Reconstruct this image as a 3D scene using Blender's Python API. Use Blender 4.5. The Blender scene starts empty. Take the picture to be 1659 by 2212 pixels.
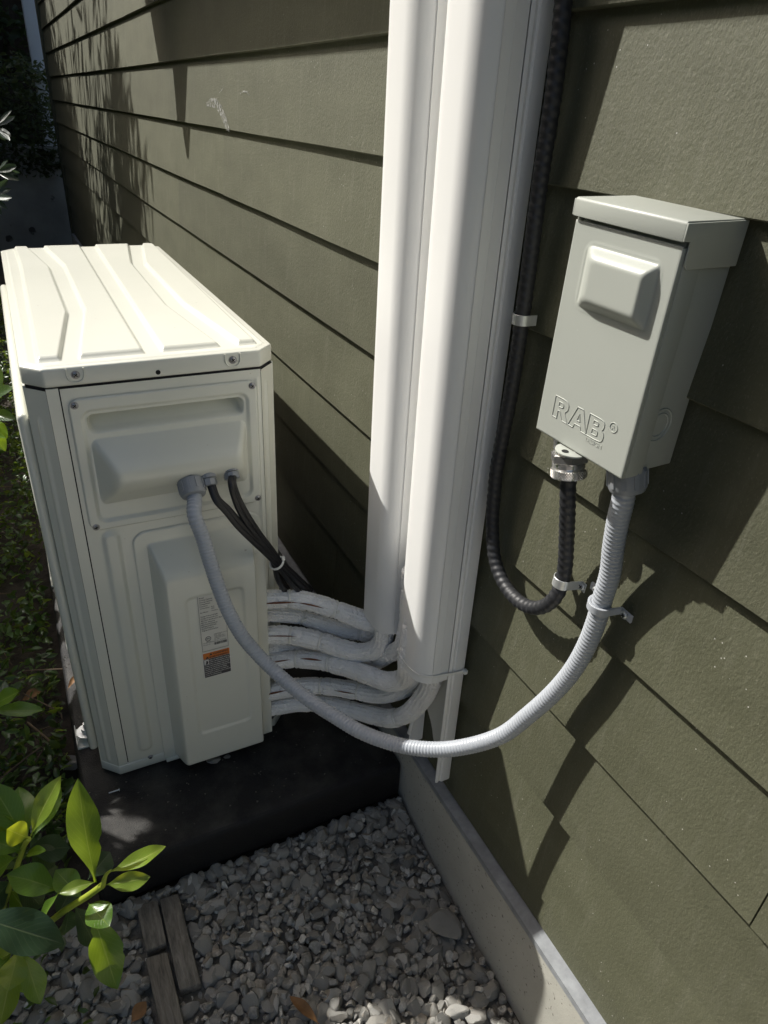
import bpy, bmesh, math, random
import numpy as np
from mathutils import Vector, Matrix, Quaternion
from mathutils import noise as mnoise

random.seed(7)
RNG = np.random.default_rng(11)
scn = bpy.context.scene
COL = scn.collection

# ------------------------------------------------------------------ camera
CAM_R = np.array([[0.89513663, -0.44313478, 0.04860015], [-0.18120999, -0.4613019, -0.86854101], [0.40730007, 0.76865605, -0.49322868]])          # rows: camera right, camera down, camera forward (world axes)
CAM_C = np.array([-0.548483, -0.078286, 1.157254])
cam_d = bpy.data.cameras.new('camera')
cam_d.sensor_fit = 'HORIZONTAL'
cam_d.sensor_width = 36.0
cam_d.lens = 33.25675
cam_d.clip_start = 0.02
cam_d.clip_end = 500.0
cam = bpy.data.objects.new('camera', cam_d)
COL.objects.link(cam)
cam.matrix_world = Matrix((
    (CAM_R[0, 0], -CAM_R[1, 0], -CAM_R[2, 0], CAM_C[0]),
    (CAM_R[0, 1], -CAM_R[1, 1], -CAM_R[2, 1], CAM_C[1]),
    (CAM_R[0, 2], -CAM_R[1, 2], -CAM_R[2, 2], CAM_C[2]),
    (0, 0, 0, 1)))
scn.camera = cam

# ------------------------------------------------------------------ light
SUN_DIR = Vector((0.4461, -0.5686, -0.6911)).normalized()
world = bpy.data.worlds.new('World')
scn.world = world
world.use_nodes = True
wn = world.node_tree.nodes
wl = world.node_tree.links
bg = wn['Background']
sky = wn.new('ShaderNodeTexSky')
sky.sky_type = 'NISHITA'
sky.sun_disc = False
sky.sun_elevation = math.radians(43.7)
sky.sun_rotation = math.radians(-38.1)
sky.air_density = 1.0
sky.dust_density = 4.0
sky.ozone_density = 0.3
wl.new(sky.outputs['Color'], bg.inputs['Color'])
bg.inputs['Strength'].default_value = 0.105
sun_d = bpy.data.lights.new('sun', 'SUN')
sun_d.energy = 4.2
sun_d.angle = math.radians(0.5)
sun_d.color = (1.0, 0.972, 0.915)
sun = bpy.data.objects.new('sun', sun_d)
sun.rotation_euler = SUN_DIR.to_track_quat('-Z', 'Y').to_euler()
sun.location = (-6, 8, 9)
COL.objects.link(sun)
scn.view_settings.view_transform = 'Standard'
scn.view_settings.look = 'None'
scn.view_settings.exposure = 0.52
scn.view_settings.gamma = 1.0
scn.view_settings.use_curve_mapping = False

# ------------------------------------------------------------------ helpers
def tag(o, label=None, cat=None, group=None, kind=None):
    if label: o['label'] = label
    if cat: o['category'] = cat
    if group: o['group'] = group
    if kind: o['kind'] = kind
    return o

def empty(name, loc, label=None, cat=None, group=None, kind=None):
    o = bpy.data.objects.new(name, None)
    o.empty_display_size = 0.05
    o.location = loc
    COL.objects.link(o)
    return tag(o, label, cat, group, kind)

def link(name, me, mat=None, parent=None, smooth=None):
    """one mesh object; world-space vertices; smooth = sharp-edge angle in degrees"""
    if mat is not None:
        for m in (mat if isinstance(mat, (list, tuple)) else [mat]):
            me.materials.append(m)
    if smooth is not None:
        me.polygons.foreach_set('use_smooth', np.ones(len(me.polygons), dtype=bool))
        me.set_sharp_from_angle(angle=math.radians(smooth))
    me.update()
    o = bpy.data.objects.new(name, me)
    COL.objects.link(o)
    if parent is not None:
        o.parent = parent
        o.matrix_parent_inverse = parent_inv(parent)
    return o

def parent_inv(p):
    m = Matrix.Identity(4)
    chain = []
    while p is not None:
        chain.append(p)
        p = p.parent
    for q in reversed(chain):
        m = m @ q.matrix_parent_inverse @ Matrix.LocRotScale(q.location, q.rotation_euler, q.scale)
    return m.inverted()

def pyd(name, verts, faces):
    me = bpy.data.meshes.new(name)
    me.from_pydata([tuple(map(float, v)) for v in verts], [], [tuple(f) for f in faces])
    return me

def npmesh(name, V, F):
    """fast quad / tri mesh from arrays"""
    me = bpy.data.meshes.new(name)
    V = np.asarray(V, np.float32); F = np.asarray(F, np.int32)
    k = F.shape[1]
    me.vertices.add(len(V)); me.vertices.foreach_set('co', V.ravel())
    me.loops.add(F.size); me.loops.foreach_set('vertex_index', F.ravel())
    me.polygons.add(len(F))
    me.polygons.foreach_set('loop_start', np.arange(0, F.size, k, dtype=np.int32))
    me.update(calc_edges=True)
    me.validate()
    return me

class MB:
    """collects solids into one mesh"""
    def __init__(s): s.v = []; s.f = []; s.mi = []
    def add(s, v, f, mi=0):
        n = len(s.v); s.v += [tuple(map(float, p)) for p in v]
        s.f += [tuple(i + n for i in q) for q in f]; s.mi += [mi] * len(f)
        return s
    def box(s, a, b, mi=0):
        (x0, y0, z0), (x1, y1, z1) = a, b
        x0, x1 = min(x0, x1), max(x0, x1); y0, y1 = min(y0, y1), max(y0, y1); z0, z1 = min(z0, z1), max(z0, z1)
        v = [(x0, y0, z0), (x1, y0, z0), (x1, y1, z0), (x0, y1, z0), (x0, y0, z1), (x1, y0, z1), (x1, y1, z1), (x0, y1, z1)]
        return s.add(v, [(0, 3, 2, 1), (4, 5, 6, 7), (0, 1, 5, 4), (1, 2, 6, 5), (2, 3, 7, 6), (3, 0, 4, 7)], mi)
    def prism(s, poly, d, mi=0):
        """poly: list of 3D points (planar, ordered); d: extrusion vector"""
        n = len(poly); d = Vector(d)
        v = [Vector(p) for p in poly] + [Vector(p) + d for p in poly]
        f = [tuple(reversed(range(n))), tuple(range(n, 2 * n))]
        f += [(i, (i + 1) % n, n + (i + 1) % n, n + i) for i in range(n)]
        return s.add(v, f, mi)
    def mesh(s, name, bevel=0, seg=2):
        me = pyd(name, s.v, s.f)
        if len(set(s.mi)) > 1: me.polygons.foreach_set('material_index', s.mi)
        bm = bmesh.new(); bm.from_mesh(me)
        bmesh.ops.recalc_face_normals(bm, faces=bm.faces)
        if bevel:
            es = [e for e in bm.edges if len(e.link_faces) == 2 and e.calc_face_angle(0) > 0.5]
            bmesh.ops.bevel(bm, geom=es, offset=bevel, segments=seg, profile=0.5, affect='EDGES', clamp_overlap=True)
        bm.to_mesh(me); bm.free()
        return me
    def build(s, name, mat, parent=None, bevel=0, seg=2, smooth=40):
        return link(name, s.mesh(name, bevel, seg), mat, parent, smooth)

def catmull(pts, step):
    P = [Vector(p) for p in pts]
    P = [P[0] * 2 - P[1]] + P + [P[-1] * 2 - P[-2]]
    out = []
    for i in range(1, len(P) - 2):
        p0, p1, p2, p3 = P[i - 1:i + 3]
        n = max(2, int((p2 - p1).length / step * 3))
        # centripetal parametrisation
        t0 = 0; t1 = t0 + max((p1 - p0).length, 1e-6) ** .5; t2 = t1 + max((p2 - p1).length, 1e-6) ** .5; t3 = t2 + max((p3 - p2).length, 1e-6) ** .5
        for k in range(n):
            t = t1 + (t2 - t1) * k / n
            a1 = p0 * ((t1 - t) / (t1 - t0)) + p1 * ((t - t0) / (t1 - t0))
            a2 = p1 * ((t2 - t) / (t2 - t1)) + p2 * ((t - t1) / (t2 - t1))
            a3 = p2 * ((t3 - t) / (t3 - t2)) + p3 * ((t - t2) / (t3 - t2))
            b1 = a1 * ((t2 - t) / (t2 - t0)) + a2 * ((t - t0) / (t2 - t0))
            b2 = a2 * ((t3 - t) / (t3 - t1)) + a3 * ((t - t1) / (t3 - t1))
            out.append(b1 * ((t2 - t) / (t2 - t1)) + b2 * ((t - t1) / (t2 - t1)))
    out.append(P[-2])
    A = np.array([tuple(p) for p in out])
    s = np.concatenate([[0], np.cumsum(np.linalg.norm(np.diff(A, axis=0), axis=1))])
    n = max(3, int(s[-1] / step) + 1)
    u = np.linspace(0, s[-1], n)
    B = np.stack([np.interp(u, s, A[:, i]) for i in range(3)], 1)
    return B, u

def frames(B):
    T = np.gradient(B, axis=0); T /= np.linalg.norm(T, axis=1)[:, None]
    N = np.zeros_like(B)
    ref = np.array([0.31, -0.8, 0.5]); n = ref - T[0] * (ref @ T[0]); n /= np.linalg.norm(n)
    for i in range(len(B)):
        n = n - T[i] * (n @ T[i]); n /= np.linalg.norm(n); N[i] = n
    return T, N, np.cross(T, N)

def tube_mesh(name, pts, r, step=0.004, seg=20, rfun=None, cap=True):
    B, u = catmull(pts, step)
    T, N, Bn = frames(B)
    th = np.linspace(0, 2 * math.pi, seg, endpoint=False)
    rr = np.full((len(B), seg), float(r))
    if rfun is not None: rr = rfun(u[:, None], th[None, :], u[-1]) * np.ones((len(B), seg))
    V = B[:, None, :] + rr[..., None] * (np.cos(th)[None, :, None] * N[:, None, :] + np.sin(th)[None, :, None] * Bn[:, None, :])
    n = len(B)
    i = np.arange(n - 1)[:, None]; j = np.arange(seg)[None, :]; j2 = (j + 1) % seg
    F = np.stack([i * seg + j, i * seg + j2, (i + 1) * seg + j2, (i + 1) * seg + j], -1).reshape(-1, 4)
    V = V.reshape(-1, 3)
    if cap:
        V = np.concatenate([V, B[:1], B[-1:]]); a = n * seg; b = a + 1
        c1 = np.stack([np.arange(seg), np.full(seg, a), np.full(seg, a), (np.arange(seg) + 1) % seg], 1)
        # caps as separate tri list
        me = bpy.data.meshes.new(name)
        faces = [tuple(q) for q in F.tolist()] + [(int((k + 1) % seg), int(k), a) for k in range(seg)] + [((n - 1) * seg + k, (n - 1) * seg + (k + 1) % seg, b) for k in range(seg)]
        me.from_pydata(V.tolist(), [], faces)
        return me
    return npmesh(name, V, F)

def lathe(prof, c, axis, seg=28, ref=None, hexa=None):
    """prof: list of (r, h) along axis from point c"""
    a = Vector(axis).normalized()
    ref = Vector(ref) if ref else (Vector((0, 0, 1)) if abs(a.z) < .9 else Vector((1, 0, 0)))
    n = (ref - a * ref.dot(a)).normalized(); b = a.cross(n)
    v = []; f = []
    for r, h in prof:
        for k in range(seg):
            t = 2 * math.pi * k / seg
            rr = r
            v.append(Vector(c) + a * h + (n * math.cos(t) + b * math.sin(t)) * rr)
    m = len(prof)
    for i in range(m - 1):
        for k in range(seg):
            f.append((i * seg + k, i * seg + (k + 1) % seg, (i + 1) * seg + (k + 1) % seg, (i + 1) * seg + k))
    f.append(tuple(reversed(range(seg)))); f.append(tuple(range((m - 1) * seg, m * seg)))
    return v, f

def ring_mesh(name, c, axis, R, r, seg=36, sseg=10, flat=1.0):
    a = Vector(axis).normalized()
    ref = Vector((0, 0, 1)) if abs(a.z) < .9 else Vector((1, 0, 0))
    n = (ref - a * ref.dot(a)).normalized(); b = a.cross(n)
    v = []; f = []
    for i in range(seg):
        t = 2 * math.pi * i / seg; d = n * math.cos(t) + b * math.sin(t)
        for k in range(sseg):
            p = 2 * math.pi * k / sseg
            v.append(Vector(c) + d * (R + r * math.cos(p)) + a * (r * flat * math.sin(p)))
    for i in range(seg):
        for k in range(sseg):
            f.append((i * sseg + k, ((i + 1) % seg) * sseg + k, ((i + 1) % seg) * sseg + (k + 1) % sseg, i * sseg + (k + 1) % sseg))
    return v, f

def at(px, py, **k):
    """point of the photograph's pixel (1659-wide copy) on a plane x=, y= or z= , or at a depth d="""
    f = cam_d.lens / 36.0 * 1659
    d = CAM_R.T @ np.array([(px - 829.5) / f, (py - 1106.0) / f, 1.0])
    if 'x' in k: t = (k['x'] - CAM_C[0]) / d[0]
    elif 'y' in k: t = (k['y'] - CAM_C[1]) / d[1]
    elif 'z' in k: t = (k['z'] - CAM_C[2]) / d[2]
    else: t = k['d']
    return Vector((CAM_C + d * t).tolist())

# ------------------------------------------------------------------ materials
def nmat(name):
    m = bpy.data.materials.new(name); m.use_nodes = True
    nt = m.node_tree
    return m, nt.nodes, nt.links, nt.nodes['Principled BSDF']

def node(ns, t, **k):
    n = ns.new(t)
    for a, b in k.items():
        if a in n.inputs: n.inputs[a].default_value = b
        else: setattr(n, a, b)
    return n

def c4(c): return (c[0], c[1], c[2], 1)

def surf(name, color, rough=.5, metal=0, var=.12, vscale=6, bump=0, bscale=300, dark=None, spots=None, rvar=0, spec=.5, coat=0):
    """painted / plain surface: base colour with soft variation, optional bump and specks"""
    m, ns, ln, p = nmat(name)
    tc = node(ns, 'ShaderNodeTexCoord')
    nz = node(ns, 'ShaderNodeTexNoise', Scale=vscale, Detail=6.0, Roughness=.6)
    ln.new(tc.outputs['Object'], nz.inputs['Vector'])
    cr = node(ns, 'ShaderNodeValToRGB')
    lo = dark or tuple(x * (1 - var) for x in color)
    hi = tuple(min(1, x * (1 + var * .6)) for x in color)
    cr.color_ramp.elements[0].position = .3; cr.color_ramp.elements[0].color = c4(lo)
    cr.color_ramp.elements[1].position = .7; cr.color_ramp.elements[1].color = c4(hi)
    ln.new(nz.outputs['Fac'], cr.inputs['Fac'])
    out = cr.outputs['Color']
    if spots:
        sc, th, colr = spots
        n2 = node(ns, 'ShaderNodeTexNoise', Scale=sc, Detail=3.0, Roughness=.5)
        ln.new(tc.outputs['Object'], n2.inputs['Vector'])
        r2 = node(ns, 'ShaderNodeValToRGB')
        r2.color_ramp.elements[0].position = th; r2.color_ramp.elements[0].color = (0, 0, 0, 1)
        r2.color_ramp.elements[1].position = th + .04; r2.color_ramp.elements[1].color = (1, 1, 1, 1)
        ln.new(n2.outputs['Fac'], r2.inputs['Fac'])
        mx = node(ns, 'ShaderNodeMix', data_type='RGBA')
        ln.new(r2.outputs['Color'], mx.inputs[0]); ln.new(out, mx.inputs[6]); mx.inputs[7].default_value = c4(colr)
        out = mx.outputs[2]
    ln.new(out, p.inputs['Base Color'])
    p.inputs['Roughness'].default_value = rough
    p.inputs['Metallic'].default_value = metal
    p.inputs['Specular IOR Level'].default_value = spec
    p.inputs['Coat Weight'].default_value = coat
    if rvar:
        mr = node(ns, 'ShaderNodeMapRange'); mr.inputs['To Min'].default_value = max(.05, rough - rvar); mr.inputs['To Max'].default_value = min(1, rough + rvar)
        ln.new(nz.outputs['Fac'], mr.inputs['Value']); ln.new(mr.outputs[0], p.inputs['Roughness'])
    if bump:
        n3 = node(ns, 'ShaderNodeTexNoise', Scale=bscale, Detail=4.0, Roughness=.6)
        ln.new(tc.outputs['Object'], n3.inputs['Vector'])
        b = node(ns, 'ShaderNodeBump', Strength=1.0, Distance=bump)
        ln.new(n3.outputs['Fac'], b.inputs['Height']); ln.new(b.outputs['Normal'], p.inputs['Normal'])
    return m

M = {}
M['ac'] = surf('cream_enamel', (.69, .695, .615), .24, var=.035, vscale=3, bump=.00006, bscale=700, spots=(90, .74, (.5, .48, .4)))
M['ac_gap'] = surf('dark_gap', (.02, .02, .02), .9)
M['pvc'] = surf('white_pvc', (.82, .82, .80), .36, var=.02, vscale=4, bump=.00003, bscale=500)
M['pvc_in'] = surf('cream_pvc', (.74, .73, .66), .4, var=.03)
M['box'] = surf('grey_box_paint', (.40, .42, .38), .42, var=.03, vscale=8, bump=.00006, bscale=600, spots=(120, .76, (.6, .6, .55)))
M['conduit'] = surf('grey_conduit', (.40, .425, .46), .33, var=.06, vscale=12)
M['connector'] = surf('grey_connector', (.27, .285, .30), .38, var=.08, vscale=30)
M['black_cable'] = surf('black_cable_jacket', (.022, .023, .026), .52, var=.2, vscale=40, bump=.00008, bscale=300)
M['black_wire'] = surf('black_wire_jacket', (.016, .016, .018), .38, var=.2, vscale=60)
M['zinc'] = surf('zinc_plate', (.66, .68, .67), .34, metal=.6, var=.15, vscale=60, bump=.00008, bscale=200)
M['steel'] = surf('bright_steel', (.86, .85, .82), .2, metal=.85, var=.1, vscale=40)
M['screw'] = surf('screw_steel', (.35, .35, .36), .35, metal=1, var=.2, vscale=200)
M['flash'] = surf('galvanised_flashing', (.33, .345, .36), .5, metal=.35, var=.25, vscale=40, bump=.0002, bscale=200)
M['tie'] = surf('white_zip_tie', (.78, .78, .74), .4, var=.03)
M['copper'] = surf('copper', (.20, .085, .045), .5, metal=.6, var=.4, vscale=90)
M['dark'] = surf('dark_recess', (.012, .012, .012), .9)  # flat black standing in for the shade inside holes and slots
M['white_post'] = surf('white_trim_paint', (.62, .66, .70), .5, var=.06, vscale=5)
M['sticker'] = surf('sticker_silver', (.66, .65, .59), .42, var=.03)
M['sticker_dark'] = surf('sticker_charcoal', (.055, .055, .06), .4)
M['sticker_orange'] = surf('sticker_orange', (.62, .17, .02), .4)
M['sticker_white'] = surf('sticker_white', (.72, .71, .68), .4)
M['ink'] = surf('ink', (.03, .03, .03), .6)
M['paint_white'] = surf('white_marker', (.45, .45, .43), .7)
M['paper'] = surf('torn_plastic', (.5, .52, .56), .5, var=.1)
M['bark'] = surf('twig_bark', (.11, .075, .045), .85, var=.35, vscale=60, bump=.001, bscale=120)
M['dry_leaf'] = surf('dry_leaf', (.22, .11, .04), .7, var=.4, vscale=40, bump=.0006, bscale=150)
M['concrete'] = surf('foundation_concrete', (.40, .39, .34), .85, var=.12, vscale=9, bump=.0006, bscale=180, spots=(160, .66, (.14, .135, .12)))
M['old_concrete'] = surf('old_concrete', (.33, .33, .31), .9, var=.3, vscale=3, bump=.002, bscale=40, spots=(7, .64, (.07, .065, .06)))
M['soil'] = surf('soil', (.055, .043, .032), .95, var=.5, vscale=20, bump=.006, bscale=60)
M['far_wall'] = surf('far_house_paint', (.5, .5, .47), .8, var=.05)
M['white_garage'] = surf('white_garage_paint', (.78, .77, .73), .7, var=.04)
M['bounce_paving'] = surf('pale_bounce_paving', (.70, .655, .55), .85, var=.08, vscale=6)  # pale tone chosen to bounce sun back at the heat pump
M['fence'] = surf('fence_board_paint', (.12, .085, .055), .8, var=.3, vscale=9, bump=.0006, bscale=60)

def m_pad():
    m, ns, ln, p = nmat('black_pad_plastic')
    tc = node(ns, 'ShaderNodeTexCoord'); ge = node(ns, 'ShaderNodeNewGeometry')
    n = node(ns, 'ShaderNodeTexNoise', Scale=420.0, Detail=3.0, Roughness=.6)
    d = node(ns, 'ShaderNodeTexNoise', Scale=11.0, Detail=9.0, Roughness=.68)
    ln.new(tc.outputs['Object'], n.inputs['Vector']); ln.new(tc.outputs['Object'], d.inputs['Vector'])
    sz = node(ns, 'ShaderNodeSeparateXYZ'); ln.new(ge.outputs['True Normal'], sz.inputs[0])
    up = node(ns, 'ShaderNodeMapRange'); up.inputs['From Min'].default_value = .75; up.inputs['From Max'].default_value = 1
    ln.new(sz.outputs['Z'], up.inputs['Value'])
    du = node(ns, 'ShaderNodeMapRange'); du.inputs['From Min'].default_value = .42; du.inputs['From Max'].default_value = .72
    ln.new(d.outputs['Fac'], du.inputs['Value'])
    mu = node(ns, 'ShaderNodeMath', operation='MULTIPLY'); ln.new(up.outputs[0], mu.inputs[0]); ln.new(du.outputs[0], mu.inputs[1])
    mx = node(ns, 'ShaderNodeMix', data_type='RGBA'); mx.inputs[6].default_value = (.008, .008, .009, 1); mx.inputs[7].default_value = (.060, .056, .050, 1)
    ln.new(mu.outputs[0], mx.inputs[0]); ln.new(mx.outputs[2], p.inputs['Base Color'])
    b = node(ns, 'ShaderNodeBump', Strength=1.0, Distance=.0020)
    ln.new(n.outputs['Fac'], b.inputs['Height']); ln.new(b.outputs['Normal'], p.inputs['Normal'])
    p.inputs['Roughness'].default_value = .5
    p.inputs['Specular IOR Level'].default_value = .35
    return m
M['pad'] = m_pad()

def m_siding():
    m, ns, ln, p = nmat('olive_fibre_siding')
    tc = node(ns, 'ShaderNodeTexCoord')
    def nz(scale, stretch=(1, 1, 1), detail=5.0, rough=.6):
        mp = node(ns, 'ShaderNodeMapping'); mp.inputs['Scale'].default_value = stretch
        ln.new(tc.outputs['Object'], mp.inputs['Vector'])
        n = node(ns, 'ShaderNodeTexNoise', Scale=scale, Detail=detail, Roughness=rough)
        ln.new(mp.outputs[0], n.inputs['Vector']); return n
    big = nz(5, (1, 1, 2.5))
    cr = node(ns, 'ShaderNodeValToRGB')
    cr.color_ramp.elements[0].position = .25; cr.color_ramp.elements[0].color = (.064, .066, .035, 1)
    cr.color_ramp.elements[1].position = .75; cr.color_ramp.elements[1].color = (.096, .098, .058, 1)
    ln.new(big.outputs['Fac'], cr.inputs['Fac'])
    # pale dust runs down the boards
    run = nz(22, (1, 3.0, .35), 4.0, .7)
    rr = node(ns, 'ShaderNodeMapRange'); rr.inputs['From Min'].default_value = .52; rr.inputs['From Max'].default_value = .8
    rr.inputs['To Min'].default_value = 0; rr.inputs['To Max'].default_value = .35
    ln.new(run.outputs['Fac'], rr.inputs['Value'])
    mx = node(ns, 'ShaderNodeMix', data_type='RGBA'); mx.inputs[7].default_value = (.16, .157, .118, 1)
    ln.new(rr.outputs[0], mx.inputs[0]); ln.new(cr.outputs['Color'], mx.inputs[6])
    # light fibre flecks
    fl = nz(620, (1, 1, .5), 2.0, .5)
    fr = node(ns, 'ShaderNodeMapRange'); fr.inputs['From Min'].default_value = .60; fr.inputs['From Max'].default_value = .78
    fr.inputs['To Min'].default_value = 0; fr.inputs['To Max'].default_value = .5
    ln.new(fl.outputs['Fac'], fr.inputs['Value'])
    m2 = node(ns, 'ShaderNodeMix', data_type='RGBA'); m2.inputs[7].default_value = (.21, .205, .15, 1)
    ln.new(fr.outputs[0], m2.inputs[0]); ln.new(mx.outputs[2], m2.inputs[6])
    # few white paint specks
    vo = node(ns, 'ShaderNodeTexVoronoi', Scale=85.0); ln.new(tc.outputs['Object'], vo.inputs['Vector'])
    lt = node(ns, 'ShaderNodeMath', operation='LESS_THAN'); lt.inputs[1].default_value = .062
    ln.new(vo.outputs['Distance'], lt.inputs[0])
    sp = nz(7, (1, 1, 1), 1.0)
    gt = node(ns, 'ShaderNodeMath', operation='GREATER_THAN'); gt.inputs[1].default_value = .55
    ln.new(sp.outputs['Fac'], gt.inputs[0])
    mu = node(ns, 'ShaderNodeMath', operation='MULTIPLY'); ln.new(lt.outputs[0], mu.inputs[0]); ln.new(gt.outputs[0], mu.inputs[1])
    m3 = node(ns, 'ShaderNodeMix', data_type='RGBA'); m3.inputs[7].default_value = (.45, .44, .40, 1)
    ln.new(mu.outputs[0], m3.inputs[0]); ln.new(m2.outputs[2], m3.inputs[6])
    oi = node(ns, 'ShaderNodeObjectInfo')
    ov = node(ns, 'ShaderNodeMapRange'); ov.inputs['To Min'].default_value = .88; ov.inputs['To Max'].default_value = 1.12
    ln.new(oi.outputs['Random'], ov.inputs['Value'])
    m4 = node(ns, 'ShaderNodeMix', data_type='RGBA', blend_type='MULTIPLY'); m4.inputs[0].default_value = 1
    ln.new(m3.outputs[2], m4.inputs[6]); ln.new(ov.outputs[0], m4.inputs[7])
    ln.new(m4.outputs[2], p.inputs['Base Color'])
    p.inputs['Roughness'].default_value = .70
    p.inputs['Specular IOR Level'].default_value = .6
    bp = nz(260, (1, 1, .7), 6.0, .65)
    b = node(ns, 'ShaderNodeBump', Strength=1.0, Distance=.0012)
    ln.new(bp.outputs['Fac'], b.inputs['Height']); ln.new(b.outputs['Normal'], p.inputs['Normal'])
    return m
M['siding'] = m_siding()

def m_stone():
    m, ns, ln, p = nmat('crushed_stone')
    tc = node(ns, 'ShaderNodeTexCoord'); ge = node(ns, 'ShaderNodeNewGeometry')
    cr = node(ns, 'ShaderNodeValToRGB')
    e = cr.color_ramp.elements
    e[0].position = 0; e[0].color = (.15, .147, .135, 1)
    e[1].position = 1; e[1].color = (.60, .57, .50, 1)
    for pos, c in ((.3, (.265, .258, .235)), (.55, (.345, .33, .295)), (.72, (.29, .255, .205)), (.85, (.42, .41, .38))):
        x = e.new(pos); x.color = c4(c)
    ln.new(ge.outputs['Random Per Island'], cr.inputs['Fac'])
    n = node(ns, 'ShaderNodeTexNoise', Scale=160.0, Detail=6.0, Roughness=.7)
    ln.new(tc.outputs['Object'], n.inputs['Vector'])
    mr = node(ns, 'ShaderNodeMapRange'); mr.inputs['From Min'].default_value = .3; mr.inputs['From Max'].default_value = .7
    mr.inputs['To Min'].default_value = .62; mr.inputs['To Max'].default_value = 1.35
    ln.new(n.outputs['Fac'], mr.inputs['Value'])
    mu = node(ns, 'ShaderNodeMix', data_type='RGBA', blend_type='MULTIPLY'); mu.inputs[0].default_value = 1
    ln.new(cr.outputs['Color'], mu.inputs[6]); ln.new(mr.outputs[0], mu.inputs[7])
    ln.new(mu.outputs[2], p.inputs['Base Color'])
    p.inputs['Roughness'].default_value = .8
    b = node(ns, 'ShaderNodeBump', Strength=1.0, Distance=.0012)
    ln.new(n.outputs['Fac'], b.inputs['Height']); ln.new(b.outputs['Normal'], p.inputs['Normal'])
    return m
M['stone'] = m_stone()
M['fines'] = surf('stone_fines', (.17, .158, .135), .95, var=.4, vscale=60, bump=.004, bscale=220)

def m_wood():
    m, ns, ln, p = nmat('weathered_wood')
    tc = node(ns, 'ShaderNodeTexCoord')
    mp = node(ns, 'ShaderNodeMapping'); mp.inputs['Scale'].default_value = (14, 1, 14)
    mp.inputs['Rotation'].default_value = (0, 0, 0)
    ln.new(tc.outputs['Object'], mp.inputs['Vector'])
    n = node(ns, 'ShaderNodeTexNoise', Scale=9.0, Detail=8.0, Roughness=.7, Distortion=.6)
    ln.new(mp.outputs[0], n.inputs['Vector'])
    cr = node(ns, 'ShaderNodeValToRGB')
    cr.color_ramp.elements[0].position = .32; cr.color_ramp.elements[0].color = (.075, .067, .056, 1)
    cr.color_ramp.elements[1].position = .7; cr.color_ramp.elements[1].color = (.28, .25, .205, 1)
    ln.new(n.outputs['Fac'], cr.inputs['Fac']); ln.new(cr.outputs['Color'], p.inputs['Base Color'])
    p.inputs['Roughness'].default_value = .85
    b = node(ns, 'ShaderNodeBump', Strength=1.0, Distance=.001)
    ln.new(n.outputs['Fac'], b.inputs['Height']); ln.new(b.outputs['Normal'], p.inputs['Normal'])
    return m
M['wood'] = m_wood()

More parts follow.
